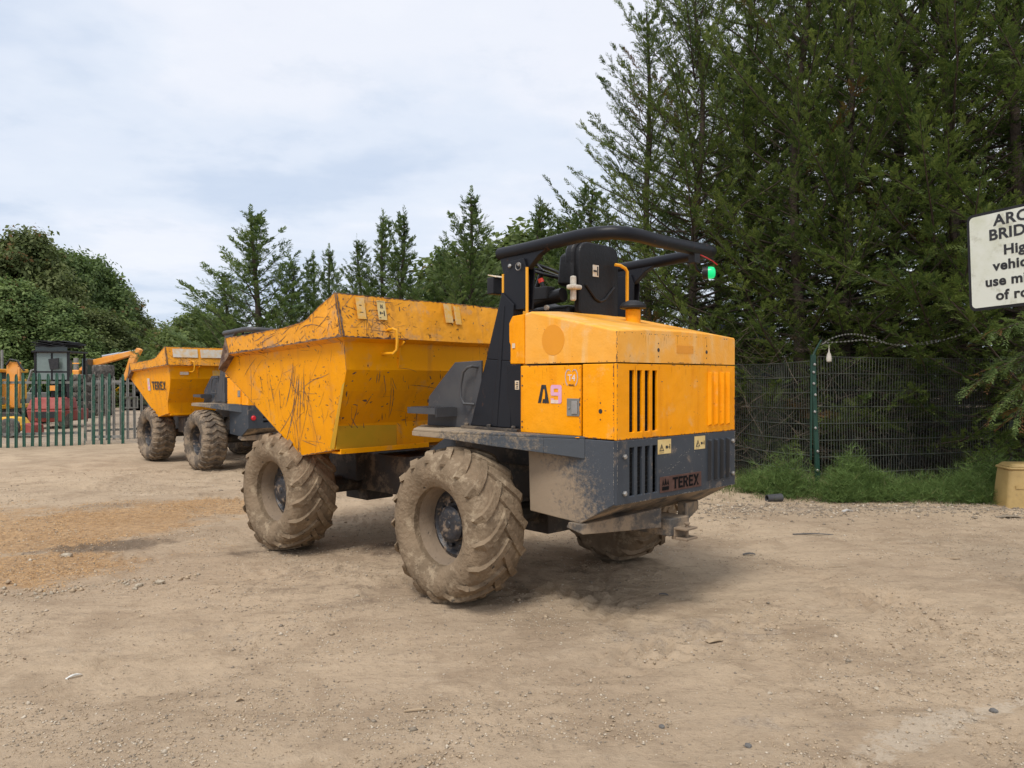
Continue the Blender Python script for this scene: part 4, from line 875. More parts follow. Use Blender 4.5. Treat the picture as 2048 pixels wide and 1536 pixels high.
    # subtle dents
    bmesh.ops.subdivide_edges(bm, edges=[e for e in bm.edges if e.calc_length() > .25], cuts=6, use_grid_fill=True)
    for v_ in bm.verts:
        q = mnoise.noise_vector(v_.co*2.3)*.007+mnoise.noise_vector(v_.co*7)*.0022
        v_.co += q
    # make normals outward
    c0 = Vector((-.3, 0, 1.6)); f0 = max(bm.faces, key=lambda f: f.calc_center_median().y)
    if f0.normal.y < 0: bmesh.ops.reverse_faces(bm, faces=bm.faces)
    bm.to_mesh(sk.data); bvh = BVHTree.FromBMesh(bm); bm.free()
    so = sk.modifiers.new('solid', 'SOLIDIFY'); so.thickness = .022; so.offset = -1
    # rubbed dark rims: strips along the edges
    b = MB()
    def strip(pts, wd_, up, out, jag=.5, seed=1):
        rj = random.Random(seed); vsx = []
        for (p0, p1) in zip(pts[:-1], pts[1:]):
            p0, p1 = Vector(p0), Vector(p1); n_ = max(2, int((p1-p0).length/.022))
            for i in range(n_+(1 if p1 == Vector(pts[-1]) else 0)):
                q = p0.lerp(p1, i/n_)+mnoise.noise_vector(p0.lerp(p1, i/n_)*2.3)*.007
                ww = wd_*(1-jag*rj.random())*(.55+.9*abs(mnoise.noise(q*5)))
                vsx.append((q-Vector(up)*.001+Vector(out)*.004, q+Vector(up)*ww+Vector(out)*.004))
        for a, c in zip(vsx[:-1], vsx[1:]): b.add([a[0], a[1], c[1], c[0]], [(0, 1, 2, 3)])
    for s in (1, -1):
        o = (0, s, 0); strip([(x, s*YB, z) for x, z in bt], -.016, (0, 0, 1), o, .8, 1); strip([(x, s*(YB-.01), z) for x, z in bb], .030, (0, 0, 1), o, .75, 2)
        strip([(-1.262, s*YB, 2.372), (-1.34, s*(YB-.01), 2.0)], .026, (1, 0, 0), o, .6, 3); strip([(.72, s*YB, 2.062), (.66, s*(YB-.01), 1.897), (.90, s*(YB-.02), 1.745)], .032, (-1, 0, 0), o, .4, 4)
        strip([(-.99, s*YS(1.02), 1.02), (-.42, s*YS(.93), .93), (.93, s*YS(1.712), 1.712)], .010, (0, 0, 1), o, .9, 5)
        strip([(-1.27, s*YS(1.96), 1.965), (-1.27, s*YS(1.72), 1.725)], .010, (1, 0, 0), o, .9, 6)
    strip([(-1.255, YB, 2.372), (-1.255, -YB, 2.372)], -.018, (0, 0, 1), (-1, 0, 0), .9, 7); strip([(-1.34, YB-.01, 2.0), (-1.34, .55, 2.0)], .020, (0, 0, 1), (-1, 0, 0), .9, 8)
    strip([(-1.262, YB-.002, 2.372), (-1.342, YB-.012, 2.0)], -.024, (0, 1, 0), (-1, 0, 0), .6, 9)
    eg = fb(b, 'worn_edge', MATS['worn_edge']); eg['kind'] = 'stuff'
    # lower skirt in two tones, bottom flange
    b = MB(); b.box(-1.008, -.990, .42, 1.083, 1.025, 1.235); fb(b, 'skirt_plate', MATS['skip_olive'] if near else MATS['skip_yellow'], .003)
    b = MB(); b.box(-1.008, -.990, -1.083, .417, 1.025, 1.235); fb(b, 'skirt_plate', MATS['skip_yellow'], .003)
    b = MB(); b.box(-1.03, -.90, .05, 1.06, .985, 1.005); b.box(-1.04, -1.025, .05, 1.06, .985, 1.03); fl = fb(b, 'flange', MATS['skip_yellow'], .003)
    if near:
        b = MB(); ribbons(b, bvh, rd, 1, lambda r: (-1.10, 1.3, 1.0), lambda r: (0, 0, 1), (.1, .1), (.1, .1), (0, 1, 0))
        b = MB()
        for (x0, x1, zt) in ((-1.25, -1.16, 1.66),):
            b.hexa([(-1.235, YS(1.62)+.004, 1.62), (-1.19, YS(1.55)+.004, 1.60), (-.93, YS(1.1)+.004, 1.03), (-.99, YS(1.04)+.004, 1.03)], [(-1.235, YS(1.62)+.006, 1.62), (-1.19, YS(1.55)+.006, 1.60), (-.93, YS(1.1)+.006, 1.03), (-.99, YS(1.04)+.006, 1.03)])
        fb(b, 'repainted_strip', MATS['skip_olive'])
    # scrapes
    b = MB(); k = 1 if near else .45
    def pside(r):
        while True:
            x, z = r.uniform(-1.15, .8), r.uniform(.98, 1.93)
            if z > .93+(x+.42)*.58: return (x, YS(z), z)
    down = lambda r: (r.gauss(.15, .35), 0, -1); hor = lambda r: (1, 0, r.gauss(-.1, .25)); anyd = lambda r: (r.gauss(0, 1), 0, r.gauss(0, 1))
    ribbons(b, bvh, rd, int(38*k), pside, down, (.10, .6), (.0015, .006), (0, 1, 0)); ribbons(b, bvh, rd, int(18*k), pside, hor, (.08, .5), (.002, .007), (0, 1, 0)); ribbons(b, bvh, rd, int(150*k), pside, anyd, (.01, .06), (.003, .012), (0, 1, 0))
    if near:
        ribbons(b, bvh, rd, 12, lambda r: (-.55+r.gauss(0, .10), 1.1, r.uniform(1.62, 1.80)), lambda r: (.27+r.gauss(0, .05), 0, -.8), (.5, .95), (.004, .014), (0, 1, 0))
        ribbons(b, bvh, rd, 9, lambda r: (-.15+r.gauss(0, .2), 1.1, r.uniform(1.2, 1.75)), lambda r: (-.3+r.gauss(0, .2), 0, -.7), (.2, .5), (.004, .012), (0, 1, 0))
    band = lambda r: (r.uniform(-1.25, .68), 1.26, r.uniform(1.93, 2.3)); ribbons(b, bvh, rd, int(44*k), band, lambda r: (-1, 0, r.gauss(.35, .3)), (.08, .45), (.002, .008), (0, 1, 0)); ribbons(b, bvh, rd, int(50*k), band, lambda r: (r.gauss(0, .4), 0, -1), (.04, .2), (.002, .008), (0, 1, 0))
    ribbons(b, bvh, rd, int(90*k), band, anyd, (.02, .06), (.005, .018), (0, 1, 0))
    rear = lambda r: (-1.3, r.uniform(-1.0, 1.15), r.uniform(1.05, 1.75)); nr = (-1, 0, .0)
    ribbons(b, bvh, rd, int(46*k), rear, lambda r: (0, r.gauss(-.45, .3), -1), (.05, .45), (.002, .009), nr); ribbons(b, bvh, rd, int(26*k), rear, lambda r: (0, -1, r.gauss(0, .1)), (.05, .5), (.001, .005), nr); ribbons(b, bvh, rd, int(80*k), rear, lambda r: (0, r.gauss(0, 1), r.gauss(0, 1)), (.02, .07), (.005, .018), nr)
    rt = lambda r: (-1.3, 1.22-abs(r.gauss(0, .45)), r.uniform(2.03, 2.33)); ribbons(b, bvh, rd, int(34*k), rt, lambda r: (0, -1, r.gauss(-.1, .5)), (.05, .4), (.002, .007), nr); ribbons(b, bvh, rd, int(60*k), rt, lambda r: (0, r.gauss(0, 1), r.gauss(0, 1)), (.015, .05), (.004, .013), nr)
    sc = fb(b, 'scrape_marks', MATS['worn_edge']); sc['kind'] = 'stuff'
    # rear handle, lifting eye
    b = MB(); hx = -1.37
    b.tube([(-1.30, .765, 2.075), (hx-.03, .765, 2.085), (hx-.05, .745, 2.07), (hx-.05, .735, 1.98), (hx-.05, .740, 1.90), (hx-.03, .765, 1.87), (-1.27, .785, 1.87)], .014, 8); fb(b, 'lift_handle', MATS['handrail_yellow'], 0, 40)
    b = MB(); b.prism_y([(-1.27, 1.93), (-1.27, 2.03), (-1.33, 1.99), (-1.36, 1.975), (-1.33, 1.95)], .595, .607); b.prism_y([(-1.27, 1.75), (-1.27, 1.93), (-1.30, 1.93), (-1.28, 1.75)], .60, .607); fb(b, 'lifting_eye', MATS['handrail_yellow'])
    def rear_sticker(name, y0, y1, z0, z1, m, pr=None):
        xx = lambda z: -1.262-(2.372-z)*.22-.010
        b = MB(); b.hexa([(xx(z0), y0, z0), (xx(z0), y1, z0), (xx(z1), y1, z1), (xx(z1), y0, z1)], [(xx(z0)-.0015, y0, z0), (xx(z0)-.0015, y1, z0), (xx(z1)-.0015, y1, z1), (xx(z1)-.0015, y0, z1)]); fb(b, name, MATS[m])
        if pr:
            b = MB()
            for (a0, a1, c0, c1) in pr:
                zz0, zz1 = z0+(z1-z0)*c0, z0+(z1-z0)*c1; ya, yb = y1+(y0-y1)*a0, y1+(y0-y1)*a1
                b.hexa([(xx(zz0)-.0022, ya, zz0), (xx(zz0)-.0022, yb, zz0), (xx(zz1)-.0022, yb, zz1), (xx(zz1)-.0022, ya, zz1)], [(xx(zz0)-.003, ya, zz0), (xx(zz0)-.003, yb, zz0), (xx(zz1)-.003, yb, zz1), (xx(zz1)-.003, ya, zz1)])
            o = fb(b, name.replace('sticker', 'print'), MATS['decal_black']); o['kind'] = 'stuff'
    if near:
        rear_sticker('warning_sticker', .985, 1.075, 2.16, 2.345, 'sticker_worn', [(.35, .6, .62, .66), (.3, .7, .3, .33)])
        rear_sticker('warning_sticker', .765, .855, 2.165, 2.335, 'sticker_cream', [(.1, .9, .93, .95), (.3, .7, .60, .63), (.35, .42, .63, .80), (.58, .65, .63, .80), (.46, .54, .66, .76), (.2, .35, .28, .42), (.4, .62, .32, .38), (.68, .80, .20, .48), (.1, .3, .08, .12)])
        rear_sticker('warning_sticker', -.02, .075, 2.18, 2.36, 'sticker_worn'); rear_sticker('warning_sticker', -.125, -.05, 2.17, 2.345, 'sticker_worn')
    else:
        rear_sticker('white_sticker', .62, 1.12, 2.16, 2.33, 'sticker_white'); rear_sticker('white_sticker', .02, .56, 2.16, 2.33, 'sticker_white')
        b = MB(); b.box(-1.283, -1.279, .80, .97, 1.81, 1.87); fb(b, 'white_label', MATS['sticker_white']); b = MB(); b.box(-1.283, -1.279, .1, .3, 1.78, 1.9); fb(b, 'cream_label', MATS['sticker_worn'])
        # side lettering and logo square
        up = Vector((0, .10, 1)).normalized(); org = Vector((-.28, YS(1.50)+.008, 1.50)); r_ = Vector((-1, 0, 0)); n_ = Vector((0, 1, -.1)).normalized()
        o = word_decal('side_lettering', 'TEREX', org, r_, up, n_, .175, MATS['decal_black'], root, .12); o.matrix_local = MF
        m = MB(); decal(m, [[(0, 0), (.14, 0), (.14, .26), (0, .26)]], org+r_*-.24+up*-.02, r_, up, n_, 1); o = m.build('side_sticker', MATS['sticker_white'], root); o.matrix_local = MF
        m = MB(); decal(m, [[(.02, .03), (.12, .03), (.12, .09), (.02, .09)], [(.03, .13), (.11, .13), (.07, .22)]], org+r_*-.24+up*-.02, r_, up, n_, 1, .003); o = m.build('side_print', MATS['decal_pink'], root); o.matrix_local = MF
    return root
d1 = make_dumper(dict(near=True, seed=5, loc=(1.1959, 5.4635, 0), az=.7641, artic=.0466, scale=1, tyre='chevron', rim='mud', grey='grey_paint',
    label='large yellow site dumper nearest the camera, marked A9 on its engine door'))
d2 = make_dumper(dict(near=False, seed=9, loc=(-4.0169, 13.6287, 0), az=.7655, artic=.0215, scale=.953, tyre='bars', rim='dark', grey='grey_paint',
    label='second yellow site dumper behind the near one, with lettered skip side and white stickers'))
# ---------------------------------------------------------------- trees
def rot_rows(v, ang):
    c, s = np.cos(ang), np.sin(ang); return np.stack([v[..., 0]*c-v[..., 1]*s, v[..., 0]*s+v[..., 1]*c, v[..., 2]], -1)
def norm(v): return v/np.maximum(np.linalg.norm(v, axis=-1, keepdims=True), 1e-9)
def limb_tubes(P, R, sides=4):
    """P (n,k,3) polylines, R (n,k) radii -> verts, quads"""
    n, k, _ = P.shape; d = norm(np.gradient(P, axis=1)); up = np.broadcast_to(np.array([.3, .2, 1.0]), d.shape); a = norm(np.cross(d, up)); b = np.cross(a, d)
    th = np.arange(sides)*2*np.pi/sides
    V = P[:, :, None, :]+R[:, :, None, None]*(a[:, :, None, :]*np.cos(th)[None, None, :, None]+b[:, :, None, :]*np.sin(th)[None, None, :, None])
    idx = np.arange(n*k*sides).reshape(n, k, sides); A = idx[:, :-1]; B_ = idx[:, 1:]
    Q = np.stack([A, np.roll(A, -1, 2), np.roll(B_, -1, 2), B_], -1).reshape(-1, 4)
    return V.reshape(-1, 3), Q
def conifer(seed, Hh, Rr, nl, tw_gap, K, bl, bw, low=.03, pw=.75, up=(.15, .9), lead=.25, gap=0, bare=.25):
    g = np.random.default_rng(seed); n = nl
    t = low+(1-low-.03)*((np.arange(n)+g.random(n))/n)**1.05; z0 = t*Hh; az = np.arange(n)*2.39996+g.normal(0, .35, n)
    L = Rr*np.clip((1-t)/(1-.22), 0, 1)**pw*g.uniform(.62, 1.12, n)+.06
    st = g.random(n) < .10; L[st] *= 1.22
    e0 = up[0]+(up[1]-up[0])*t+g.normal(0, .12, n); cu = g.uniform(.25, .75, n)
    s = np.linspace(0, 1, 9)
    r = L[:, None]*(s[None]*np.cos(e0)[:, None]); zz = z0[:, None]+L[:, None]*(s*np.sin(e0)[:, None]+cu[:, None]*s**2*.55-.06*s)
    wob = g.normal(0, .05, (n, 9)).cumsum(1)*.3*L[:, None]/3
    ax = np.stack([np.cos(az), np.sin(az)], 1); px = np.stack([-ax[:, 1], ax[:, 0]], 1)
    P = np.concatenate([ax[:, None]*r[..., None]+px[:, None]*wob[..., None], zz[..., None]], 2)
    R = (.006+.0075*L[:, None])*(1-.85*s[None]); TV, TQ = limb_tubes(P, R)
    # trunk
    kk = 16; tz = np.linspace(-.15, Hh, kk); tr = np.stack([np.sin(tz*.9+seed)*.05*tz/3, np.cos(tz*.7+seed)*.05*tz/3, tz], 1)[None]
    TV2, TQ2 = limb_tubes(tr, (.010*Hh+.02)*(1-.93*np.linspace(0, 1, kk))[None]**.8+.006, 8)
    TVa = np.concatenate([TV2, TV]); TQa = np.concatenate([TQ2, TQ+len(TV2)])
    # twigs along limbs
    base = []; dirs = []; lens = []; dead = []
    cnt = np.maximum(3, (L/tw_gap).astype(int))
    for i in range(n):
        c = cnt[i]; u = bare+(1-bare)*(np.arange(c)+g.random(c))/c
        if gap: u = u[g.random(c) > gap]; c = len(u)
        x = u*8; a = np.minimum(x.astype(int), 7); f = (x-a)[:, None]; p = P[i, a]*(1-f)+P[i, a+1]*f; d = norm(P[i, a+1]-P[i, a])
        side = np.where(np.arange(c) % 2 == 0, 1, -1)*g.uniform(.5, 1.1, c); lat = norm(np.cross(d, [0, 0, 1.0]))
        dd = norm(d*g.uniform(.55, 1.1, (c, 1))+lat*side[:, None]*.75+np.array([0, 0, 1.0])*g.uniform(-.35, .55, (c, 1)))
        base.append(p); dirs.append(dd); lens.append((.16+.30*(1-u)*min(1, L[i]/1.5)+.10*g.random(c))*min(1, .45+L[i]/1.6)); dead.append(np.full(c, 1.0 if g.random() < .02 else 0.))
        base.append(P[i, -1][None]); dirs.append(norm(P[i, -1]-P[i, -2])[None]); lens.append(np.array([.22])); dead.append(np.zeros(1))
    # leader
    lt = np.arange(0, lead*5, .06); lp = np.stack([tr[0, -1, 0]+0*lt, tr[0, -1, 1]+0*lt, Hh-lt], 1); a = lt*37
    base.append(lp); dirs.append(norm(np.stack([np.cos(a), np.sin(a), .9+0*a], 1))); lens.append(.05+lt*.13); dead.append(0*lt)
    base.append(np.array([[tr[0, -1, 0], tr[0, -1, 1], Hh-.02]])); dirs.append(np.array([[0, 0, 1.]])); lens.append(np.array([.3])); dead.append(np.zeros(1))
    Bs = np.concatenate(base); D = norm(np.concatenate(dirs)); Ln = np.concatenate(lens); dead = np.concatenate(dead); T = len(Bs)
    # blades on twigs: scale-leaf sprays, flat plumes
    up_ = norm(np.array([0, 0, 1.0])+g.normal(0, .35, (T, 3))); sv = norm(np.cross(D, up_))
    tt = (np.arange(K)+.3)/K; tt = tt[None]+g.uniform(-.04, .04, (T, K)); sg = np.where(np.arange(K) % 2 == 0, 1, -1)[None]
    nz = norm(np.cross(sv, D))
    P0 = Bs[:, None]+D[:, None]*(Ln[:, None]*tt)[..., None]+nz[:, None]*(g.normal(0, .012, (T, K)))[..., None]-np.array([0, 0, 1.0])*(.08*tt**2*Ln[:, None])[..., None]
    bd = norm(D[:, None]*1.0+sv[:, None]*(sg*g.uniform(.35, .85, (T, K)))[..., None]+nz[:, None]*g.normal(0, .28, (T, K))[..., None])
    bL = bl*g.uniform(.6, 1.3, (T, K))*(1.15-.6*tt); wv = norm(np.cross(bd, nz[:, None]))*(bw*g.uniform(.7, 1.3, (T, K)))[..., None]
    a0 = P0; a1 = P0+bd*(bL*.45)[..., None]+wv; a2 = P0+bd*bL[..., None]; a3 = P0+bd*(bL*.45)[..., None]-wv
    V = np.stack([a0, a1, a2, a3], 2).reshape(-1, 3); m = T*K; Q = np.arange(4*m).reshape(m, 4)
    rad = np.hypot(P0[..., 0], P0[..., 1])/np.maximum(.3, Rr*np.clip((1-P0[..., 2]/Hh), 0.05, 1)**pw)
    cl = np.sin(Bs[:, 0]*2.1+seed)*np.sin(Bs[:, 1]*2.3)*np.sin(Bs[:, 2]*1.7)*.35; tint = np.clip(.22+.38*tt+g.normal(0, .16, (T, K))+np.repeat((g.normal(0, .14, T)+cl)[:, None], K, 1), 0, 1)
    return (V, Q, tint.ravel(), np.repeat(dead, K)), (TVa, TQa)
def conifer_meshes(name_leaf, *a, mat='cypress_leaf', **k):
    (V, Q, tint, dead), (TV, TQ) = conifer(*a, **k)
    crown = np_mesh('crown', V, Q, MATS[mat], {'tint': ('FACE', tint), 'dead': ('FACE', dead)})
    trunk = np_mesh('trunk', TV, TQ, MATS['bark'], smooth=True)
    return crown, trunk
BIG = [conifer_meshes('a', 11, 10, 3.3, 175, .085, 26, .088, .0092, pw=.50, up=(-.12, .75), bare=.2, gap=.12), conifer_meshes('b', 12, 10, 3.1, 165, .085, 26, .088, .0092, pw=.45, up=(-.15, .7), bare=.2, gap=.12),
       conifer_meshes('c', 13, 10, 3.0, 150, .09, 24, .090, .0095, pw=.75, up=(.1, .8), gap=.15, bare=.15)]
SLIM = [conifer_meshes('d', 21, 6, 2.15, 105, .075, 19, .10, .0125, pw=1.15, up=(.35, .85), lead=.4, gap=.12, bare=.08, mat='cypress_leaf_bright'), conifer_meshes('e', 22, 6, 1.75, 90, .075, 19, .10, .0125, pw=1.3, up=(.45, .95), lead=.45, gap=.15, bare=.08, mat='cypress_leaf_bright')]
def tree(name, meshes, x, y, h, base_h, rz, label, group, cat='tree', wide=1):
    s = h/base_h; r = empty(name, (x, y, gz(x, y)-.05), rz, label, cat, group); r.scale = (s*wide, s*wide, s)
    link('crown', meshes[0], r); link('trunk', meshes[1], r); return r
def at(u, v, Y): p = PX(u, v, Y); return p.x, p.y, p.z
GC = 'tall cypress trees behind the mesh fence'
for k, (u, vt, Y, mi, wd, lb) in enumerate([
    (1296, 18, 15.6, 2, .92, 'slender-topped cypress with a wispy leader, leftmost of the tall dark trees'),
    (1392, -80, 14.6, 0, .85, 'tall cypress just right of the wispy-topped one, above the roll bar lamp'),
    (1500, -190, 15.2, 1, .85, 'tall cypress behind the green beacon, with sky showing through its upper limbs'),
    (1600, -260, 13.6, 2, .90, 'tall olive green cypress above the green fence post'),
    (1698, -150, 13.2, 0, .72, 'tall olive cypress with a pale trunk, just right of the fence post'),
    (1795, -330, 13.8, 1, .85, 'tall cypress between the fence post and the white sign'),
    (1905, -420, 13.0, 0, .92, 'tall dense cypress directly left of the white sign'),
    (2040, -380, 12.6, 1, .95, 'tall dense cypress directly behind the white sign'),
    (2190, -500, 12.4, 0, 1.0, 'tall dense cypress at the right edge, past the white sign'),
    (2420, -520, 11.6, 2, 1.0, None)]):
    x, y, z = at(u, vt, Y)
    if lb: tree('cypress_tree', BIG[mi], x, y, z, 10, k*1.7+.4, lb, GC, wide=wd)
# second rank behind, closing the view
for k, (u, vt, Y, mi, lb) in enumerate([
    (1545, 40, 19, 0, 'shaded cypress in the second rank, behind the beacon side of the tall row'),
    (1680, -60, 18, 1, 'shaded cypress in the second rank, behind the green fence post'),
    (1850, -160, 17.5, 0, 'shaded cypress in the second rank, left of the white sign'),
    (2010, -200, 17, 1, 'shaded cypress in the second rank, behind the white sign'),
    (1440, 130, 20, 1, 'shaded cypress in the second rank, behind the roll bar corner')]):
    x, y, z = at(u, vt, Y); tree('cypress_tree', BIG[mi], x, y, z, 10, k*2.3+1, lb, GC, wide=1.05)
GM = 'younger cypress trees in the row beyond the dumpers'
for k, (u, vt, Y, mi, wd, lb) in enumerate([
    (1178, 372, 17.8, 0, 1.15, 'young cypress rising over the roll bar, next to the tall row'),
    (1085, 408, 18.8, 1, 1.25, 'young cypress whose top shows above the left end of the roll bar'),
    (1128, 440, 21, 0, 1.2, 'young cypress half hidden behind the seat'),
    (940, 392, 19.6, 0, .95, 'young cypress with a ragged one-sided top, left of the roll bar'),
    (880, 500, 21.5, 1, 1.1, 'small thin cypress left of the ragged-topped one'),
    (802, 424, 20.6, 1, 1.0, 'young cypress, right one of the twin tops above the skip'),
    (770, 432, 21.2, 1, .95, 'young cypress, left one of the twin tops above the skip'),
    (722, 482, 21.5, 0, .9, 'young cypress just left of the twin tops'),
    (656, 500, 23.5, 0, .8, 'small pointed cypress above the skip corner'),
    (620, 512, 24, 1, .95, 'small cypress left of the pointed one above the skip corner'),
    (585, 525, 25, 0, 1.0, 'small bushy cypress between the skip corner and the lone tall one'),
    (514, 424, 24.5, 0, 1.25, 'pyramid-shaped cypress standing apart above the roll bar of the far dumper'),
    (455, 545, 28, 0, 1.4, 'low cypress beside the pyramid-shaped one, sloping to the gap'),
    (1020, 520, 23, 0, 1.3, 'low cypress behind the roll bar post')]):
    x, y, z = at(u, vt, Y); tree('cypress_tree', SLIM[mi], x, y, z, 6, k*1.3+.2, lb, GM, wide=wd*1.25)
# broadleaf trees
def broad(seed, blobs, leaves, size, mat, flat=.8):
    """blobs [(x,y,z,r)]; leaves gathered in tufts over the blobs"""
    g = np.random.default_rng(seed); bl = np.array(blobs, float); w_ = bl[:, 3]**2; pk = g.choice(len(bl), leaves//9, p=w_/w_.sum())
    d = norm(g.normal(size=(len(pk), 3))); d[:, 2] = np.where(d[:, 2] < -.35, -d[:, 2], d[:, 2])
    rr = bl[pk, 3]*(1+.10*g.normal(size=len(pk)))*(1-.35*g.random(len(pk))**3); rr *= 1+.34*np.sin(d[:, 0]*5+pk)*np.cos(d[:, 2]*6+pk*2)
    c = bl[pk, :3]+d*rr[:, None]*[1, 1, flat]; tu = g.normal(0, .15, len(pk))+g.normal(0, .16, len(bl))[pk]-.10*(d[:, 2] < 0)*0
    c = np.repeat(c, 9, 0)+g.normal(0, size*1.4, (len(pk)*9, 3)); n = len(c); dn = np.repeat(d, 9, 0)
    nrm = norm(dn*.8+np.array([0, 0, .6])+g.normal(0, .55, (n, 3))); a = norm(np.cross(nrm, g.normal(size=(n, 3)))); b = np.cross(nrm, a); s = (size*g.uniform(.6, 1.25, n))[:, None]
    V = np.stack([c-a*s, c-b*s*.55, c+a*s, c+b*s*.55], 1).reshape(-1, 3)
    tint = np.clip(.45+g.normal(0, .17, n)+np.repeat(tu, 9), 0, 1)
    return np_mesh('crown', V, np.arange(4*n).reshape(-1, 4), MATS[mat], {'tint': ('FACE', tint), 'dead': ('FACE', np.repeat((g.random(len(pk)) < .02).astype(float), 9))})
def broad_trunk(seed, h, r, tips):
    g = np.random.default_rng(seed); P = []; R = []; s = np.linspace(0, 1, 7)[:, None]
    P.append(np.array([0, 0, -.2])+s*np.array([.1, .1, h*.75])+np.sin(s*5)*.08); R.append(r*(1-.7*s[:, 0]))
    for tp in tips:
        b = np.array([.05, .05, h*g.uniform(.2, .45)]); m = b+(np.array(tp)-b)*s+np.array([0, 0, 1])*np.sin(s*3.14)*.25; P.append(m); R.append(r*.55*(1-.85*s[:, 0]))
    V, Q = limb_tubes(np.stack(P), np.stack(R), 6); return np_mesh('trunk', V, Q, MATS['bark'], smooth=True)
def mkblobs(seed, w, h, n, low=.12):
    g = np.random.default_rng(seed); o = []
    for k in range(n):
        t = low+(1-low)*((k+.5)/n); rr = w*(.20-.08*t+.07*g.random()); q = w*(.70*(1-t**2.4)+.10); a = k*2.4+g.random()
        o.append((q*.75*math.cos(a), q*.75*math.sin(a), t*h-rr*.75, rr))
    o.append((.05*w, 0, h-.15*w, .16*w)); o.append((-.1*w, .1*w, h-.26*w, .22*w)); o.append((0, 0, h*.55, .36*w)); o.append((0, 0, h*.3, .38*w)); return o
BB = []
for sd in (31, 32, 33):
    bl = mkblobs(sd, 5.6, 8, 34); BB.append((broad(sd, bl, 60000, .125, 'broad_leaf_olive' if sd == 31 else 'broad_leaf'), broad_trunk(sd, 8, .2, [b[:3] for b in bl[:9]])))
GB = 'broadleaf trees along the left of the yard'
for k, (u, vt, Y, mi, wd, lb) in enumerate([
    (58, 462, 47, 0, 1.05, 'brownish green broadleaf tree with the highest crown at the left edge'),
    (-40, 474, 46, 1, 1.1, 'broadleaf tree cut off by the left edge of the view'),
    (122, 500, 50, 2, 1.0, 'broadleaf tree with a small round top just right of the highest crown'),
    (175, 514, 53, 1, 1.1, 'rounded bright green broadleaf tree in the middle of the left group'),
    (225, 570, 57, 0, 1.0, 'broadleaf tree sloping down towards the gap of sky'),
    (262, 640, 62, 2, .9, 'lowest broadleaf tree, last before the gap of sky'),
    (20, 560, 43, 2, 1.0, 'low dark broadleaf tree standing behind the orange digger boom'),
    (105, 600, 44, 1, 1.1, 'low broadleaf tree directly behind the forklift cab'),
    (190, 620, 47, 0, 1.2, 'low broadleaf tree behind the excavator arm')]):
    x, y, z = at(u, vt, Y); tree('broadleaf_tree', BB[mi], x, y, z, 8, k*1.9, lb, GB, wide=wd*8/z*.98 if z > 8 else wd)
PB = (broad(41, mkblobs(41, 6, 5, 11), 42000, .11, 'broad_leaf_pale'), broad_trunk(41, 5, .15, [(1, 1, 3), (-1, 1, 3), (0, -1, 3.5)]))
for k, (u, vt, Y, h_, wd, lb) in enumerate([
    (1020, 468, 27, 5, 1.1, 'pale yellow-green tree glimpsed behind the left end of the roll bar'),
    (345, 655, 62, 5, 1.2, 'pale green bush in the gap of sky above the far dumper'),
    (405, 628, 48, 5, 1.0, 'pale green bush just left of the pyramid-shaped cypress')]):
    x, y, z = at(u, vt, Y); tree('pale_tree', PB, x, y, z, 5, k*2.0, lb, 'pale bushy trees in the background', wide=wd)
# far tree belt closing the horizon
g = np.random.default_rng(77); bl = [(-62+150*i/40+g.normal()*2, 74+g.normal()*3+abs(i-14)*.5, 1.6+g.random()*1.3, 2.6+g.random()*1.2) for i in range(41)]
o = link('tree_belt', broad(78, bl, 70000, .20, 'broad_leaf')); tag(o, 'low distant belt of trees along the horizon', kind='stuff')
# undergrowth behind the fence: dead twigs and low shaded sprays
g = np.random.default_rng(5); n = 2600
bx = g.uniform(3.2, 11.5, n); by = np.where(bx < 5, 12.2, 11.9)+g.uniform(0, 3.2, n)+ (bx-4.3)*.1; bz = g.uniform(0, 2.6, n)*g.random(n)**.4
d = norm(np.stack([g.normal(size=n), g.normal(size=n)*.6, g.uniform(-.2, 1.3, n)], 1)); s = np.linspace(0, 1, 5); Ls = g.uniform(.3, 1.1, n)
P = np.stack([bx, by, bz], 1)[:, None]+d[:, None]*(Ls[:, None]*s)[..., None]+(g.normal(0, .05, (n, 5, 3)).cumsum(1))*.6
P[..., 2] = np.maximum(P[..., 2], 0); V, Q = limb_tubes(P, (.003+.004*g.random(n))[:, None]*(1-.7*s), 3)
tag(link('dead_twigs', np_mesh('dead_twigs', V, Q, MATS['dry_twig'])), 'tangle of dead brown twigs behind the mesh fence', kind='stuff')
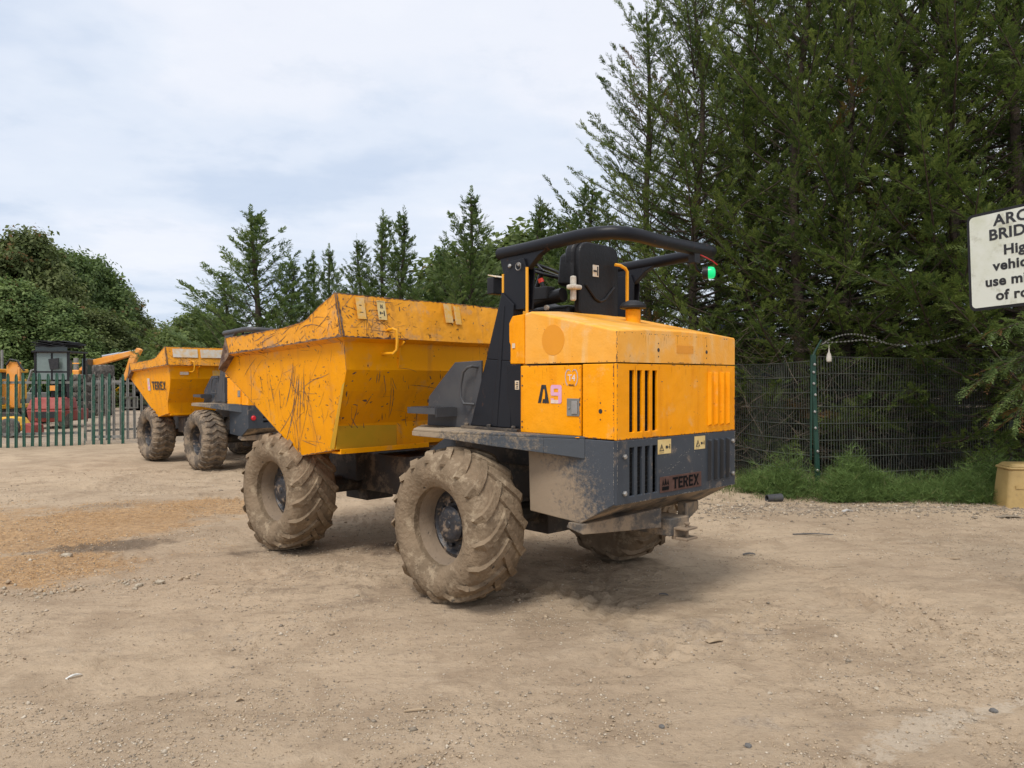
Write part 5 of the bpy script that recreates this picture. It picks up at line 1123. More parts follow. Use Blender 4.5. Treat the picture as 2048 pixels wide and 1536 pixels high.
def sprays(name, pts, dirs, Ls, K, bl, bw, mat, seed, label, cat=None, kind=None, droop=.25):
    g = np.random.default_rng(seed); T = len(pts); D = norm(dirs); sv = norm(np.cross(D, norm(np.array([0, 0, 1.])+g.normal(0, .25, (T, 3))))); nz = norm(np.cross(sv, D))
    tt = (np.arange(K)+.5)/K+g.uniform(-.03, .03, (T, K)); sg = np.where(np.arange(K) % 2 == 0, 1, -1)[None]
    P0 = pts[:, None]+D[:, None]*(Ls[:, None]*tt)[..., None]-np.array([0, 0, 1.])*(droop*Ls[:, None]*tt**2)[..., None]
    bd = norm(D[:, None]+sv[:, None]*(sg*g.uniform(.5, 1, (T, K)))[..., None]+nz[:, None]*g.normal(0, .2, (T, K))[..., None]); L = bl*g.uniform(.6, 1.3, (T, K)); w_ = norm(np.cross(bd, nz[:, None]))*(bw*g.uniform(.7, 1.3, (T, K)))[..., None]
    V = np.stack([P0, P0+bd*(L*.45)[..., None]+w_, P0+bd*L[..., None], P0+bd*(L*.45)[..., None]-w_], 2).reshape(-1, 3)
    tint = np.clip(.4+g.normal(0, .2, (T, K)), 0, 1).ravel(); me = np_mesh(name, V, np.arange(4*T*K).reshape(-1, 4), MATS[mat], {'tint': ('FACE', tint), 'dead': ('FACE', np.repeat(g.random(T) < .12, K).astype(float))})
    return tag(link(name, me), label, cat, None, kind)
n = 1500; bx = g.uniform(3.2, 12, n); by = 12.3+g.uniform(0, 2.5, n); bz = g.uniform(.1, 2.8, n)
sprays('low_sprays', np.stack([bx, by, bz], 1), np.stack([g.normal(size=n), -np.abs(g.normal(size=n)), g.normal(size=n)*.4], 1), g.uniform(.2, .5, n), 14, .09, .010, 'cypress_leaf', 6, 'low shaded cypress sprays behind the mesh fence', kind='stuff')
# overhanging branch in front of the fence at the right edge
br = empty('overhanging_branch', at(2110, 735, 9.6), 0, 'drooping cypress branch with flat sprays hanging before the fence at the right edge', 'branch')
bp = []; bd_ = []; bl_ = []; LM = MB(); o0 = Vector(br.location)
for (u0, v0, u1, v1) in ((2120, 700, 1945, 770), (2120, 700, 1990, 740), (2120, 700, 2000, 812), (2110, 640, 1985, 668), (2120, 690, 2030, 835)):
    a = PX(u0, v0, 9.7)-o0; b = PX(u1, v1, 9.3+.2*g.random())-o0; mid = (a+b)/2+Vector((0, 0, .12)); pts = [a.lerp(mid, t).lerp(mid.lerp(b, t), t) for t in np.linspace(0, 1, 9)]
    LM.tube(pts, [.014*(1-.8*t)+.002 for t in np.linspace(0, 1, 9)], 5)
    for i, p in enumerate(pts[2:]):
        dv = (b-a).normalized()
        for q in range(7):
            sdv = Vector((dv.z*.2, g.choice([-1, 1])*.9, g.normal()*.5)); bp.append(p+Vector(g.normal(0, .02, 3))); bd_.append(dv*g.uniform(.5, 1)+sdv*g.uniform(.2, .8)+Vector((0, 0, g.uniform(-.5, .4)))); bl_.append(g.uniform(.14, .32))
LM.build('limb', MATS['bark'], br)
sp = sprays('foliage', np.array([list(p) for p in bp]), np.array([list(p) for p in bd_]), np.array(bl_), 18, .055, .0075, 'cypress_leaf_bright', 8, None); sp.parent = br

# ---------------------------------------------------------------- grass verge
def grass(name, X, Y, h, wd, seed, label, lean=.35, k=1):
    g = np.random.default_rng(seed); n = len(X); Z = ground_height(X, Y); a = g.random(n)*6.283; hh = h*g.uniform(.45, 1.2, n); ln = lean*hh*g.random(n); b = a+g.normal(0, 1, n)
    p0 = np.stack([X, Y, Z-.01], 1); w_ = np.stack([np.cos(a), np.sin(a), 0*a], 1)*(wd*g.uniform(.6, 1.4, n))[:, None]; dx = np.stack([np.cos(b), np.sin(b), 0*b], 1)
    m = p0+dx*(ln*.35)[:, None]+np.array([0, 0, 1.])*(hh*.6)[:, None]; tp = p0+dx*ln[:, None]+np.array([0, 0, 1.])*(hh*.98)[:, None]
    V = np.stack([p0-w_, p0+w_, m+w_*.6, tp, m-w_*.6], 1).reshape(-1, 3); i = np.arange(n)[:, None]*5
    Fq = np.concatenate([i+[0, 1, 2, 4], i+[4, 2, 3, 3]], 0)[:, :4]; q = i+np.array([0, 1, 2, 4]); t_ = i+np.array([4, 2, 3]);
    Tq = np.concatenate([np.stack([q[:, 0], q[:, 1], q[:, 2]], 1), np.stack([q[:, 0], q[:, 2], q[:, 3]], 1), t_]); 
    tint = np.clip(.4+g.normal(0, .2, n), 0, 1); dead = (g.random(n) < .12).astype(float)
    me = np_mesh(name, V, Tq, MATS['grass_leaf'], {'tint': ('FACE', np.tile(tint, 3)), 'dead': ('FACE', np.tile(dead, 3))})
    return tag(link(name, me), label, kind='stuff')
n = 42000; X = g.uniform(2.6, 10.5, n); Y = 9.7+g.random(n)**1.1*2.6+.35*fbm(X, X*0, .9, 3, 8)+(6-np.minimum(X, 6))*.16; dn = fbm(X, Y, .45, 3, 14); kp = g.random(n) < np.clip((dn-.33)*4, .05, 1)*np.clip((Y-9.9-(6-np.minimum(X, 6))*.16)*2.2, .06, 1); X, Y = X[kp], Y[kp]
hs = .035+.10*np.clip((Y-10)/1.5, 0, 1)*fbm(X, Y, .5, 2, 3)*2
grass('grass', X, Y, hs, .0035, 3, 'rough green grass along the foot of the mesh fence')
# horsetail-like feathery weeds in clumps
cx = []; 
for (u, v, Y0, r, nn, hh) in ((1570, 975, 10.75, .42, 1100, .55), (1700, 960, 10.6, .40, 1900, .60), (1680, 980, 10.3, .25, 700, .42), (1760, 985, 10.4, .35, 900, .40), (1850, 985, 10.5, .5, 1000, .34), (1930, 975, 10.4, .45, 1100, .42), (1990, 960, 10.7, .5, 1500, .62), (2070, 950, 10.6, .5, 1400, .7), (1515, 985, 11.0, .3, 500, .38)):
    c0 = PX(u, v, Y0); q = g.normal(size=(nn, 2))*r*.5; cx.append(np.stack([c0.x+q[:, 0], Y0+q[:, 1]*.7, hh*np.exp(-.6*(q**2).sum(1)/(r*r))*g.uniform(.35, 1.1, nn)*(.5+1.0*fbm(c0.x+q[:, 0], Y0+q[:, 1], .16, 2, 31))], 1))
cx = np.concatenate(cx); nn = len(cx); zb = ground_height(cx[:, 0], cx[:, 1]); th = g.random(nn)
P0 = np.stack([cx[:, 0], cx[:, 1], zb+th*cx[:, 2]], 1); K = 6; a = g.random((nn, K))*6.283; el = g.uniform(.2, 1.1, (nn, K)); L = g.uniform(.08, .19, (nn, K))
dv = np.stack([np.cos(a)*np.cos(el), np.sin(a)*np.cos(el), np.sin(el)], -1); w_ = norm(np.cross(dv, g.normal(size=(nn, K, 3))))*.0022
V = np.stack([P0[:, None]-w_, P0[:, None]+w_, P0[:, None]+dv*L[..., None]], 2).reshape(-1, 3); m = nn*K
tag(link('feathery_weeds', np_mesh('feathery_weeds', V, np.arange(3*m).reshape(-1, 3), MATS['weed_leaf'], {'tint': ('FACE', np.clip(.32+.25*np.repeat(th, K)+g.normal(0, .18, m), 0, 1)), 'dead': ('FACE', (g.random(m) < .03).astype(float))})), 'feathery dark green weeds clumped against the mesh fence', kind='stuff')

# ---------------------------------------------------------------- mesh fence
FP = Vector((4.31, 10.9, 0))
fence = empty('mesh_fence', FP, 0, 'green welded mesh fence panels bolted to a bent green post', 'fence')
def mesh_panel(a, b, z0, z1, dip):
    mb = MB(); a = Vector(a); b = Vector(b); L = (b-a).length; n = int(L/.05); dirv = (b-a).normalized(); nr = Vector((dirv.y, -dirv.x, 0))
    sag = lambda t: dip*math.sin(math.pi*min(1, t*1.0))*.5
    warp = lambda t, z: nr*(.018*math.sin(t*9+z*2)+.012*math.sin(t*23))
    for i in range(n+1):
        t = i/n; p = a+dirv*(L*t); pts = []
        for z in np.linspace(z0, z1, 5): pts.append(p+Vector((0, 0, z-sag(t)))+warp(t, z))
        mb.tube(pts, .0042, 3, cap=False)
    for j in range(9):
        z = z0+(z1-z0)*j/8
        for off in (-.006, .006):
            pts = [a+dirv*(L*t)+Vector((0, 0, z-sag(t)))+warp(t, z)+nr*off for t in np.linspace(0, 1, 17)]; mb.tube(pts, .0046, 4, cap=False)
    return mb
o = mesh_panel((.04, .0, 0), (3.5, 1.15, 0), .06, 1.965, .03).build('wire_mesh', MATS['wire_green'], fence); o['kind'] = 'stuff'
o = mesh_panel((3.54, 1.16, 0), (7.1, 2.2, 0), .06, 1.965, .03).build('wire_mesh', MATS['wire_green'], fence); o['kind'] = 'stuff'
o = mesh_panel((-.05, .06, 0), (-.75, 2.4, 0), .10, 1.90, .05).build('wire_mesh', MATS['wire_green'], fence); o['kind'] = 'stuff'
o = mesh_panel((-.80, 2.45, 0), (-1.6, 5.0, 0), .10, 1.90, .05).build('wire_mesh', MATS['wire_green'], fence); o['kind'] = 'stuff'
b = MB(); px = .03
path = [(.04, 0, -.1), (.03, 0, .3), (.0, 0, .9), (-.025, 0, 1.5), (-.035, 0, 1.99)]
for p, q in zip(path[:-1], path[1:]):
    b.hexa([(p[0]-px, -px, p[2]), (p[0]+px, -px, p[2]), (p[0]+px, px, p[2]), (p[0]-px, px, p[2])], [(q[0]-px, -px, q[2]), (q[0]+px, -px, q[2]), (q[0]+px, px, q[2]), (q[0]-px, px, q[2])])
b.tube([(-.03, 0, 1.98), (-.01, -.01, 2.04), (.03, -.02, 2.12), (.07, -.03, 2.20)], [.020, .016, .014, .012], 8)
b.build('post', MATS['post_green'], fence, bevel=.004)
b = MB(); b.box(-.085, -.066, -.045, -.02, .5, 1.97); b.build('clamp_bar', MATS['post_green'], fence)
for z in (.35, .62, .95, 1.18, 1.42, 1.58, 1.74, 1.85):
    b = MB(); b.lathe([(0, .020), (-.012, .020), (-.020, .012)], 8, Matrix.Translation((float(np.interp(z, [p[2] for p in path], [p[0] for p in path]))+(.006 if z % .2 < .1 else -.01), -.0305, z))); b.build('bolt', MATS['steel_bare'], fence)
b = MB(); b.box(3.49, 3.56, 1.13, 1.20, -.1, 2.0); b.build('post', MATS['wire_green'], fence); b = MB(); b.box(-.82, -.76, 2.40, 2.46, -.1, 1.95); b.build('post', MATS['wire_green'], fence)
# razor wire, two loose strands
b = MB()
def strand(pts, Y0, Y1, seed):
    rr = random.Random(seed); P = [PX(u, v, Y0+(Y1-Y0)*i/(len(pts)-1)) for i, (u, v) in enumerate(pts)]; out = []
    for i in range(len(P)-1):
        p0, p1, p2, p3 = P[max(i-1, 0)], P[i], P[i+1], P[min(i+2, len(P)-1)]
        for t in np.linspace(0, 1, 12, endpoint=False): out.append(.5*((2*p1)+(-p0+p2)*t+(2*p0-5*p1+4*p2-p3)*t*t+(-p0+3*p1-3*p2+p3)*t**3))
    b.tube(out, .0016, 4)
    L = 0
    for a, c in zip(out[:-1], out[1:]):
        d = (c-a); L += d.length
        if L > .05:
            L = 0; dn = d.normalized(); s_ = Vector((-dn.z, 0, dn.x)).normalized()
            for sg in (1, -1): b.add([a-dn*.008, a+dn*.008, a+dn*.015+s_*sg*.010, a-dn*.015+s_*sg*.010], [(0, 1, 2, 3)])
strand([(1642, 690), (1665, 676), (1700, 668), (1740, 674), (1790, 690), (1850, 688), (1900, 676), (1938, 664)], 10.85, 11.4, 1)
strand([(1644, 686), (1690, 683), (1735, 680), (1790, 689), (1835, 687), (1885, 678)], 10.9, 11.3, 2)
strand([(1938, 664), (1965, 630), (2000, 605)], 11.4, 11.7, 3)
tag(b.build('razor_wire', MATS['galvanised']), 'loose strands of razor wire sagging from the top of the green fence post', 'razor wire')
p = PX(1658, 712, 10.8); b = MB(); b.lathe([(-.09, .012), (-.075, .034), (-.03, .036), (.02, .028), (.05, .012), (.06, .010), (.12, .004), (.16, .003)], 12, Matrix.Translation(p), 'z')
tag(b.build('hanging_float', MATS['foam_white'], smooth=50), 'small white bulb-shaped float hanging from the fence post top', 'hanging float')
# blue and white object of unclear kind glimpsed through the trees
p = PX(1478, 668, 16.5); b = MB(); b.box(-.5, .5, -.25, .25, -1.2, .22); ob = b.build('blue_object', MATS['blue_white'], loc=(p.x+.1, p.y, p.z), bevel=.03); tag(ob, 'blue and white object glimpsed through the trees beside the engine cover', 'tank'); 
b = MB(); b.box(-.42, .42, -.2, .2, -p.z, -1.201); b.build('stand', MATS['dark_steel'], ob)

# ---------------------------------------------------------------- warning sign on a leaning pole
yaw = R_(28); hor = Vector((math.sin(yaw), -math.cos(yaw), 0)).normalized()   # to the viewer's right and nearer
tl = PX(1933, 433, 6.15); 
lean = R_(2.2); up = (Vector((0, 0, 1))*math.cos(lean)-hor*math.sin(lean)).normalized(); rt = (hor*math.cos(lean)+Vector((0, 0, 1))*math.sin(lean)).normalized()
SWd, SHt = .77, .765; 
sg = empty('road_sign', (0, 0, 0), 0, 'white rectangular arch bridge sign with black lettering on a leaning grey pole', 'sign')
Ms = frame_matrix(tl-up*SHt, rt, up)
def rrect(x0, x1, y0, y1, r, n=6):
    pts = []
    for cx_, cy_, a0 in ((x1-r, y1-r, 0), (x0+r, y1-r, 90), (x0+r, y0+r, 180), (x1-r, y0+r, 270)):
        for k in range(n+1): a = R_(a0+90*k/n); pts.append((cx_+r*math.cos(a), cy_+r*math.sin(a)))
    return pts
def plate(pts, z0, z1, M): 
    m = MB(); m.hexa([(x, y, z0) for x, y in pts], [(x, y, z1) for x, y in pts], M); return m
plate(rrect(0, SWd, 0, SHt, .05), -.006, .0, Ms).build('sign_border', MATS['plastic_black'], sg)
t = NT('sign_white'); v = t.mapped((6, 1.2, 6)); c = t.mix(t.math('MULTIPLY', t.step(t.noise(2.0, 6, .65), .42, .7), .7), (.66, .68, .60), (.50, .52, .36)); c = t.mix(t.math('MULTIPLY', t.step(t.noise(5, 7, .7), .50, .7), .6), c, (.28, .27, .16)); t.setc(c); t.setr(.45); MATS['sign_white'] = t.m
o = plate(rrect(.022, SWd-.022, .022, SHt-.022, .035), .0012, .0022, Matrix.Identity(4)).build('sign_face', MATS['sign_white'], sg); o.matrix_local = Ms
lines = [('ARCH', .115, .645, 1.08), ('BRIDGE', .115, .537, 1.04), ('High', .105, .410, 1.05), ('vehicles', .105, .297, 1.06), ('use middle', .105, .180, 1.04), ('of road', .105, .067, 1.06)]
for tx, sz_, y, spc in lines:
    M_ = Ms @ Matrix.Translation((.385, y, .0035)) @ Matrix.Diagonal((1.07, 1, 1, 1)); font_mesh('lettering', tx, sz_, MATS['decal_black'], M_, sg, .0032, space=spc)
pc = Ms @ Vector((.43, 0, -.045)); m = MB(); foot = pc-up*(pc.z+.2); m.tube([foot, pc+up*.74], .038, 16); m.build('pole', MATS['galvanised'], sg, 50)
for y in (.15, .6):
    m = MB(); m.hexa([(.35, y-.02, -.08), (.51, y-.02, -.08), (.51, y+.02, -.08), (.35, y+.02, -.08)], [(.35, y-.02, -.007), (.51, y-.02, -.007), (.51, y+.02, -.007), (.35, y+.02, -.007)], Ms); m.build('clip', MATS['galvanised'], sg)
# yellow plastic bin half in view
p = PX(2002, 1015, 9.8); b = MB(); yb = gz(p.x+.25, p.y)
r0 = rrect(0, .62, -.22, .22, .06); r1 = rrect(.04, .58, -.19, .19, .07)
zz = [(0, 0), (.02, .50), (.04, .56), (.08, .585)]
def ring(ins, z): return [(x+ins*(1 if x < .31 else -1), y+ins*.7*(1 if y < 0 else -1), z) for x, y in r0]
for (i0, z0_), (i1, z1_) in (((0, 0), (.045, .50)), ((.025, .50), (.03, .53)), ((.045, .53), (.09, .575))): b.hexa(ring(i0, z0_), ring(i1, z1_))
bn = b.build('plastic_bin', MATS['bin_plastic'], loc=(p.x+.10, p.y+.2, yb-.01), rz=-.12, bevel=.012, smooth=50); tag(bn, 'tan yellow plastic bin standing in the grass at the right edge', 'bin')
m = MB(); m.box(.1, .52, -.215, -.205, .26, .30); m.build('rib', MATS['bin_plastic'], bn)

# ---------------------------------------------------------------- palisade fence and gates
def pale_mesh(mat, h):
    b = MB(); W2 = .036; prof = [(-W2, 0), (-.024, -.014), (-.008, -.002), (.008, -.002), (.024, -.014), (W2, 0)]; T_ = .003
    zt = [h-.09, h-.02, h, h, h-.02, h-.09]
    for i in range(5):
        (x0, y0), (x1, y1) = prof[i], prof[i+1]
        b.hexa([(x0, y0, 0), (x1, y1, 0), (x1, y1+T_, 0), (x0, y0+T_, 0)], [(x0, y0, zt[i]), (x1, y1, zt[i+1]), (x1, y1+T_, zt[i+1]), (x0, y0+T_, zt[i])])
    return b.mesh('pale', mat)
PG = pale_mesh(MATS['fence_green'], 1.80); PZ = pale_mesh(MATS['galvanised'], 1.72)
def palisade(name, label, us, Ys, vb, me, rails, cat, tilt=None, h=1.8):
    a = PX(us[0], vb, Ys[0]); c = PX(us[-1], vb, Ys[1]); root = empty(name, (a.x, a.y, 0), 0, label, cat); dv = Vector((c.x-a.x, c.y-a.y, 0)); an = math.atan2(dv.y, dv.x); L = dv.length; root.rotation_euler = (0, 0, an)
    rr = random.Random(len(us))
    for u in us:
        t = (u-us[0])/(us[-1]-us[0]); Yq = Ys[0]+(Ys[1]-Ys[0])*t
        # where the sight line meets the fence line
        k = (u-1024)/F; den = dv.x-k*dv.y; s_ = (k*a.y-a.x)/den
        o = link('pale', me, root, (s_*L, -.03, -.02+rr.uniform(-.02, .02))); o.rotation_euler = (rr.gauss(0, .004), (tilt or {}).get(u, rr.gauss(0, .008)), rr.gauss(0, .06))
    for z in rails:
        b = MB(); b.box(-.3 if us[0] < 5 else 0, L+.02, -.01, .03, z-.03, z+.03); b.box(-.3 if us[0] < 5 else 0, L+.02, -.016, -.010, z-.03, z-.024); b.build('rail', MATS['galvanised'], root)
    return root, L
fn, L = palisade('palisade_fence', 'weathered green steel palisade fence at the left edge, its pales flaking to grey', [-34, -17, 0, 15.5, 32, 48, 64.5, 80, 96, 112, 127, 142.5, 158.5], (18.3, 19.2), 890, PG, (1.555, .30), 'fence', {64.5: .018, 48: -.012})
b = MB(); b.box(L+.10, L+.14, .02, .06, -.1, 1.75); b.build('post', MATS['fence_green'], fn)
g1, L = palisade('palisade_gate', 'dark green palisade gate leaf hanging just left of the far dumper', [187.5, 203.5, 218, 246], (19.35, 19.5), 888, PG, (1.58, .18), 'gate')
g2, L = palisade('palisade_gate', 'grey galvanised palisade gate leaf seen from its back, behind the green one', [170, 184.5, 199, 213, 227, 241, 254.5, 268.5, 283, 297, 312], (20.4, 21.6), 881, PZ, (1.52, .26), 'gate')
b = MB()
for (x0, x1, z0, z1) in ((0, .42, 1.13, 1.16), (0, .42, .83, .86), (0, .03, .86, 1.13), (.19, .22, .86, 1.13), (.39, .42, .86, 1.13)): b.box(x0, x1, -.05, -.01, z0, z1)
lk = b.build('lock_box', MATS['galvanised'], g2); lk.location = (L-.9, 0, 0)

# ---------------------------------------------------------------- machines in the yard beyond the fence
# red forklift
fk = empty('forklift', (PX(94, 857, 25.3).x, 25.3, 0), R_(6), 'old red counterweight forklift with a dark cab heaped with black mats', 'forklift')
b = MB(); b.hexa([(-.55, -.05, .22), (.55, -.05, .22), (.60, 1.7, .22), (-.60, 1.7, .22)], [(-.60, -.12, .62), (.60, -.12, .62), (.60, 1.7, .62), (-.60, 1.7, .62)]); b.hexa([(-.62, -.10, .625), (.62, -.10, .625), (.6, .9, .625), (-.6, .9, .625)], [(-.52, .05, 1.02), (.52, .05, 1.02), (.52, .9, 1.02), (-.52, .9, 1.02)]); b.build('counterweight', MATS['old_red'], fk, bevel=.05)
b = MB(); b.box(-.30, .30, -.135, -.11, .36, .56); b.box(-.35, .35, -.02, .03, .74, .82); b.build('grille', MATS['decal_black'], fk)
for s in (1, -1):
    m = MB(); m.lathe([(-.12, .10), (-.13, .22), (-.10, .28), (.10, .28), (.13, .22), (.12, .10)], 24, Matrix.Translation((s*.46, .25, .27)) @ Matrix.Rotation(math.pi/2, 4, 'Z')); m.build('wheel', MATS['tyre_old'], fk, 40)
    for y in (.35, 1.55): m = MB(); m.box(s*.52-.035, s*.52+.035, y-.03, y+.03, 1.0, 2.52); m.build('cab_post', MATS['plastic_black'], fk)
    m = MB(); m.box(s*.26-.035, s*.26+.035, 2.25, 2.33, .1, 2.3); m.build('mast', MATS['dark_steel'], fk)
b = MB(); b.box(-.60, .60, .25, 1.65, 2.52, 2.58); b.build('cab_roof', MATS['plastic_black'], fk, bevel=.01)
b = MB(); b.box(-.52, .52, .34, .36, 1.85, 1.90); b.box(-.03, .03, .34, .37, 1.0, 2.5); b.build('window_bar', MATS['plastic_black'], fk)
b = MB(); b.box(-.485, -.035, .345, .352, 1.62, 2.50); b.build('window_pane', MATS['glass_pale'], fk); b = MB(); b.box(.035, .485, .345, .352, 1.62, 2.50); b.build('window_pane', MATS['glass_pale'], fk)
b = MB(); b.hexa([(.0, .28, 1.95), (.26, .25, 1.98), (.26, .20, 1.98), (0, .22, 1.95)], [(-.06, .28, 2.30), (.28, .25, 2.34), (.28, .20, 2.34), (-.06, .22, 2.30)]); b.build('mirror', MATS['decal_black'], fk)
b = MB(); b.box(-.22, .22, .9, 1.3, 1.02, 1.22); b.box(-.22, .22, .84, .92, 1.2, 1.75); b.build('seat', MATS['seat_vinyl'], fk, bevel=.03)
b = MB(); b.box(-.12, .13, .28, .33, 1.25, 1.42); b.build('gas_cap', MATS['jcb_orange'], fk)
b = MB(); b.box(-.50, .50, .30, .34, 2.585, 2.72); b.build('roof_glass', MATS['lime'] if False else MATS['glass_dark'], fk)
rr = random.Random(4); pos = Vector(fk.location)
for q in range(7):
    b = MB(); n_ = 8; z0 = 2.73+.028*q; w_ = rr.uniform(.45, .62); pts = [(-w_+2*w_*i/n_, z0+.020*math.sin(i*1.3+q*2)+.012*rr.random()) for i in range(n_+1)]
    b.hexa([(x, .2, z) for x, z in pts]+[(x, .2, z-.016) for x, z in pts[::-1]], [(x+rr.uniform(-.03, .03), 1.5, z) for x, z in pts]+[(x, 1.5, z-.016) for x, z in pts[::-1]])
    o = b.build('rubber_mat', MATS['plastic_black'], loc=pos, rz=R_(6)); tag(o, ['lowest', 'second lowest', 'third', 'middle', 'fifth', 'second highest', 'topmost'][q]+' black mat of the pile on the forklift cab roof', 'mat', 'black mats piled on the forklift roof')
# tyres
def small_tyre(R0, Wd, R1, mat, label, group, loc, tread=14, rot=None):
    m = MB(); m.lathe([(-.36*Wd, R1), (-.5*Wd, R1+.04), (-.5*Wd, R0*.86), (-.40*Wd, R0*.97), (0, R0), (.40*Wd, R0*.97), (.5*Wd, R0*.86), (.5*Wd, R1+.04), (.36*Wd, R1)], 40, closed=True, axis='z')
    for k in range(tread*2):
        s = 1 if k % 2 else -1; u0 = 2*math.pi*k/(tread*2); rg = []
        for a, du in ((.48, 0), (.25, .10), (0, .22)):
            r = R0*(1-.05*(a/.5)**2)+.02; z = s*a*Wd; u = u0+du; hw = .035
            rg.append([(r*math.cos(u-hw/R0), r*math.sin(u-hw/R0), z), (r*math.cos(u+hw/R0), r*math.sin(u+hw/R0), z), ((r-.05)*math.cos(u+hw/R0), (r-.05)*math.sin(u+hw/R0), z), ((r-.05)*math.cos(u-hw/R0), (r-.05)*math.sin(u-hw/R0), z)])
        m.hexa(rg[0], rg[1]); m.hexa(rg[1], rg[2])
    o = m.build('loose_tyre', mat, smooth=35, loc=loc); tag(o, label, 'tyre', group)
    return o
c = PX(161, 835, 32.2); G1 = 'worn tyres in the grey stack behind the fence'
for q, nm in enumerate(['bottom', 'second from bottom', 'middle', 'second from top', 'top']):
    small_tyre(.53, .36, .30, MATS['tyre_old'], nm+' tyre of the wide grey stack right of the forklift', G1, (c.x+.03*math.sin(q*2), c.y, .19+.365*q), 18)
c = PX(206, 830, 34.5); G2 = 'big lugged tyres in the taller stack'
for q, nm in enumerate(['bottom', 'second', 'third', 'top']):
    small_tyre(.44, .56, .26, MATS['tyre_old'], nm+' lugged tyre of the tall stack below the excavator boom', G2, (c.x+.04*math.sin(q*3), c.y, .29+.565*q), 13)
# excavator with raised boom
ex = empty('excavator', (PX(176, 800, 38).x, 38, 0), 0, 'orange excavator with its boom reaching over the tyre stacks', 'excavator')
O = Vector(ex.location)
def beam(path, ws, mat, name, root, y0, y1, bev=.02):
    b = MB()
    for (p, q, w0, w1) in zip(path[:-1], path[1:], ws[:-1], ws[1:]):
        d = (Vector(q)-Vector(p)).normalized(); n_ = Vector((-d.z, 0, d.x)); p, q = Vector(p), Vector(q)
        r0 = [p+n_*w0, p-n_*w0]; r1 = [q+n_*w1, q-n_*w1]
        b.hexa([(v.x, y0, v.z) for v in (r0[0], r1[0], r1[1], r0[1])], [(v.x, y1, v.z) for v in (r0[0], r1[0], r1[1], r0[1])])
    return b.build(name, mat, root, bevel=bev)
L_ = lambda u, v, Y=38: (lambda p: (p.x-O.x, 0, p.z))(PX(u, v, Y))
beam([L_(165, 742), L_(186, 727), L_(230, 716), L_(268, 706)], [.13, .16, .14, .11], MATS['jcb_orange'], 'boom', ex, -.2, .15)
beam([L_(281, 698), L_(268, 718), L_(252, 760)], [.10, .15, .08], MATS['jcb_orange'], 'dipper', ex, -.22, .12)
b = MB(); a, c = Vector(L_(205, 713)), Vector(L_(278, 700)); b.tube([a, a.lerp(c, .45)], .07, 10); b.tube([a.lerp(c, .45), c], .045, 10); b.build('ram', MATS['chrome'], ex, 40)
x0, _, z1 = L_(150, 728); x1, _, z0 = L_(180, 760); b = MB(); b.box(x0-.6, x1-.1, -.8, 1.2, 1.0, z1-.3); b.build('body', MATS['jcb_orange'], ex, bevel=.05)
b = MB(); b.box(x1-.02, x1+.25, -.7, .7, 1.0, z1+.25); b.build('cab', MATS['glass_dark'], ex, bevel=.03)
for s in (-1, 1):
    m = MB(); m.prism_y([(x0-.8, .25), (x0-.5, .02), (x1+.3, .02), (x1+.6, .25), (x1+.6, .5), (x1+.3, .72), (x0-.5, .72), (x0-.8, .5)], s*.9-.22, s*.9+.22); m.build('track', MATS['dark_steel'], ex, bevel=.03)
b = MB(); b.box(x0-.4, x1, -.5, .9, .5, 1.0); b.build('undercarriage', MATS['dark_steel'], ex)
b = MB()
for u in (128, 135, 142): p = Vector(L_(u, 728)); b.tube([(p.x, -.3, 1.0), (p.x, -.3, p.z)], .03, 6)
p, q = L_(127, 727), L_(165, 727); b.tube([(p[0], -.3, p[2]), (q[0], -.3, q[2])], .03, 6); b.build('guard_rail', MATS['handrail_yellow'], ex)
p = PX(134, 742, 31); b = MB(); b.hexa([(-.16, -.1, -.16), (.16, -.1, -.16), (.16, .2, -.16), (-.16, .2, -.16)], [(-.14, -.08, 0), (.10, -.08, 0), (.10, .2, 0), (-.14, .2, 0)]); ob = b.build('lime_box', MATS['lime'], loc=p, bevel=.02); tag(ob, 'lime green housing perched left of the tyre stack', 'housing')
b = MB(); b.box(-.12, .12, 0, .2, -p.z, -.161); b.build('stand', MATS['dark_steel'], ob)
# orange digger at the left edge with upright boom
dg = empty('digger', (PX(20, 840, 27).x, 27, 0), 0, 'orange digger at the left edge with its boom standing upright', 'digger'); O = Vector(dg.location); D = lambda u, v: L_(u, v, 27)
beam([D(30, 815), D(31, 770), D(32, 724)], [.20, .22, .20], MATS['jcb_orange'], 'boom', dg, -.20, -.02); beam([D(40, 812), D(43, 760), D(44, 735)], [.05, .06, .05], MATS['jcb_orange'], 'boom_link', dg, -.2, -.1)
b = MB(); pts = [D(22, 730), D(30, 719), D(44, 722), D(52, 735), D(58, 742)]; b.tube([(p[0], -.25, p[2]) for p in pts], .035, 6); b.build('hose', MATS['hose_rubber'], dg)
x0, _, z1 = D(-30, 738); x1, _, z0 = D(12, 790); b = MB(); b.box(x0, x1, -.5, 1.2, .9, z1-.35); b.build('body', MATS['jcb_yellow'], dg, bevel=.05); b = MB(); b.box(x0, x1+.05, -.6, 1.2, z1-.12, z1); b.build('cab_roof', MATS['jcb_yellow'], dg, bevel=.03)
b = MB(); b.box(x0, x1-.1, -.55, 1.1, z1-.35, z1-.12); b.build('cab', MATS['glass_dark'], dg)
b = MB(); x2 = D(26, 800)[0]; b.box(x0, x2, -.7, -.4, .75, 1.02); b.build('side_screen', MATS['glass_pale'], dg, bevel=.03); b = MB(); b.box(x0, x2+.05, -.72, 1.1, .60, .745); b.build('chassis', MATS['jcb_yellow'], dg, bevel=.03)
for s in (-1, 1): m = MB(); m.prism_y([(x0, .02), (x2+.6, .02), (x2+.8, .25), (x2+.6, .5), (x0, .5)], s*.8-.2, s*.8+.2); m.build('track', MATS['dark_steel'], dg, bevel=.03)
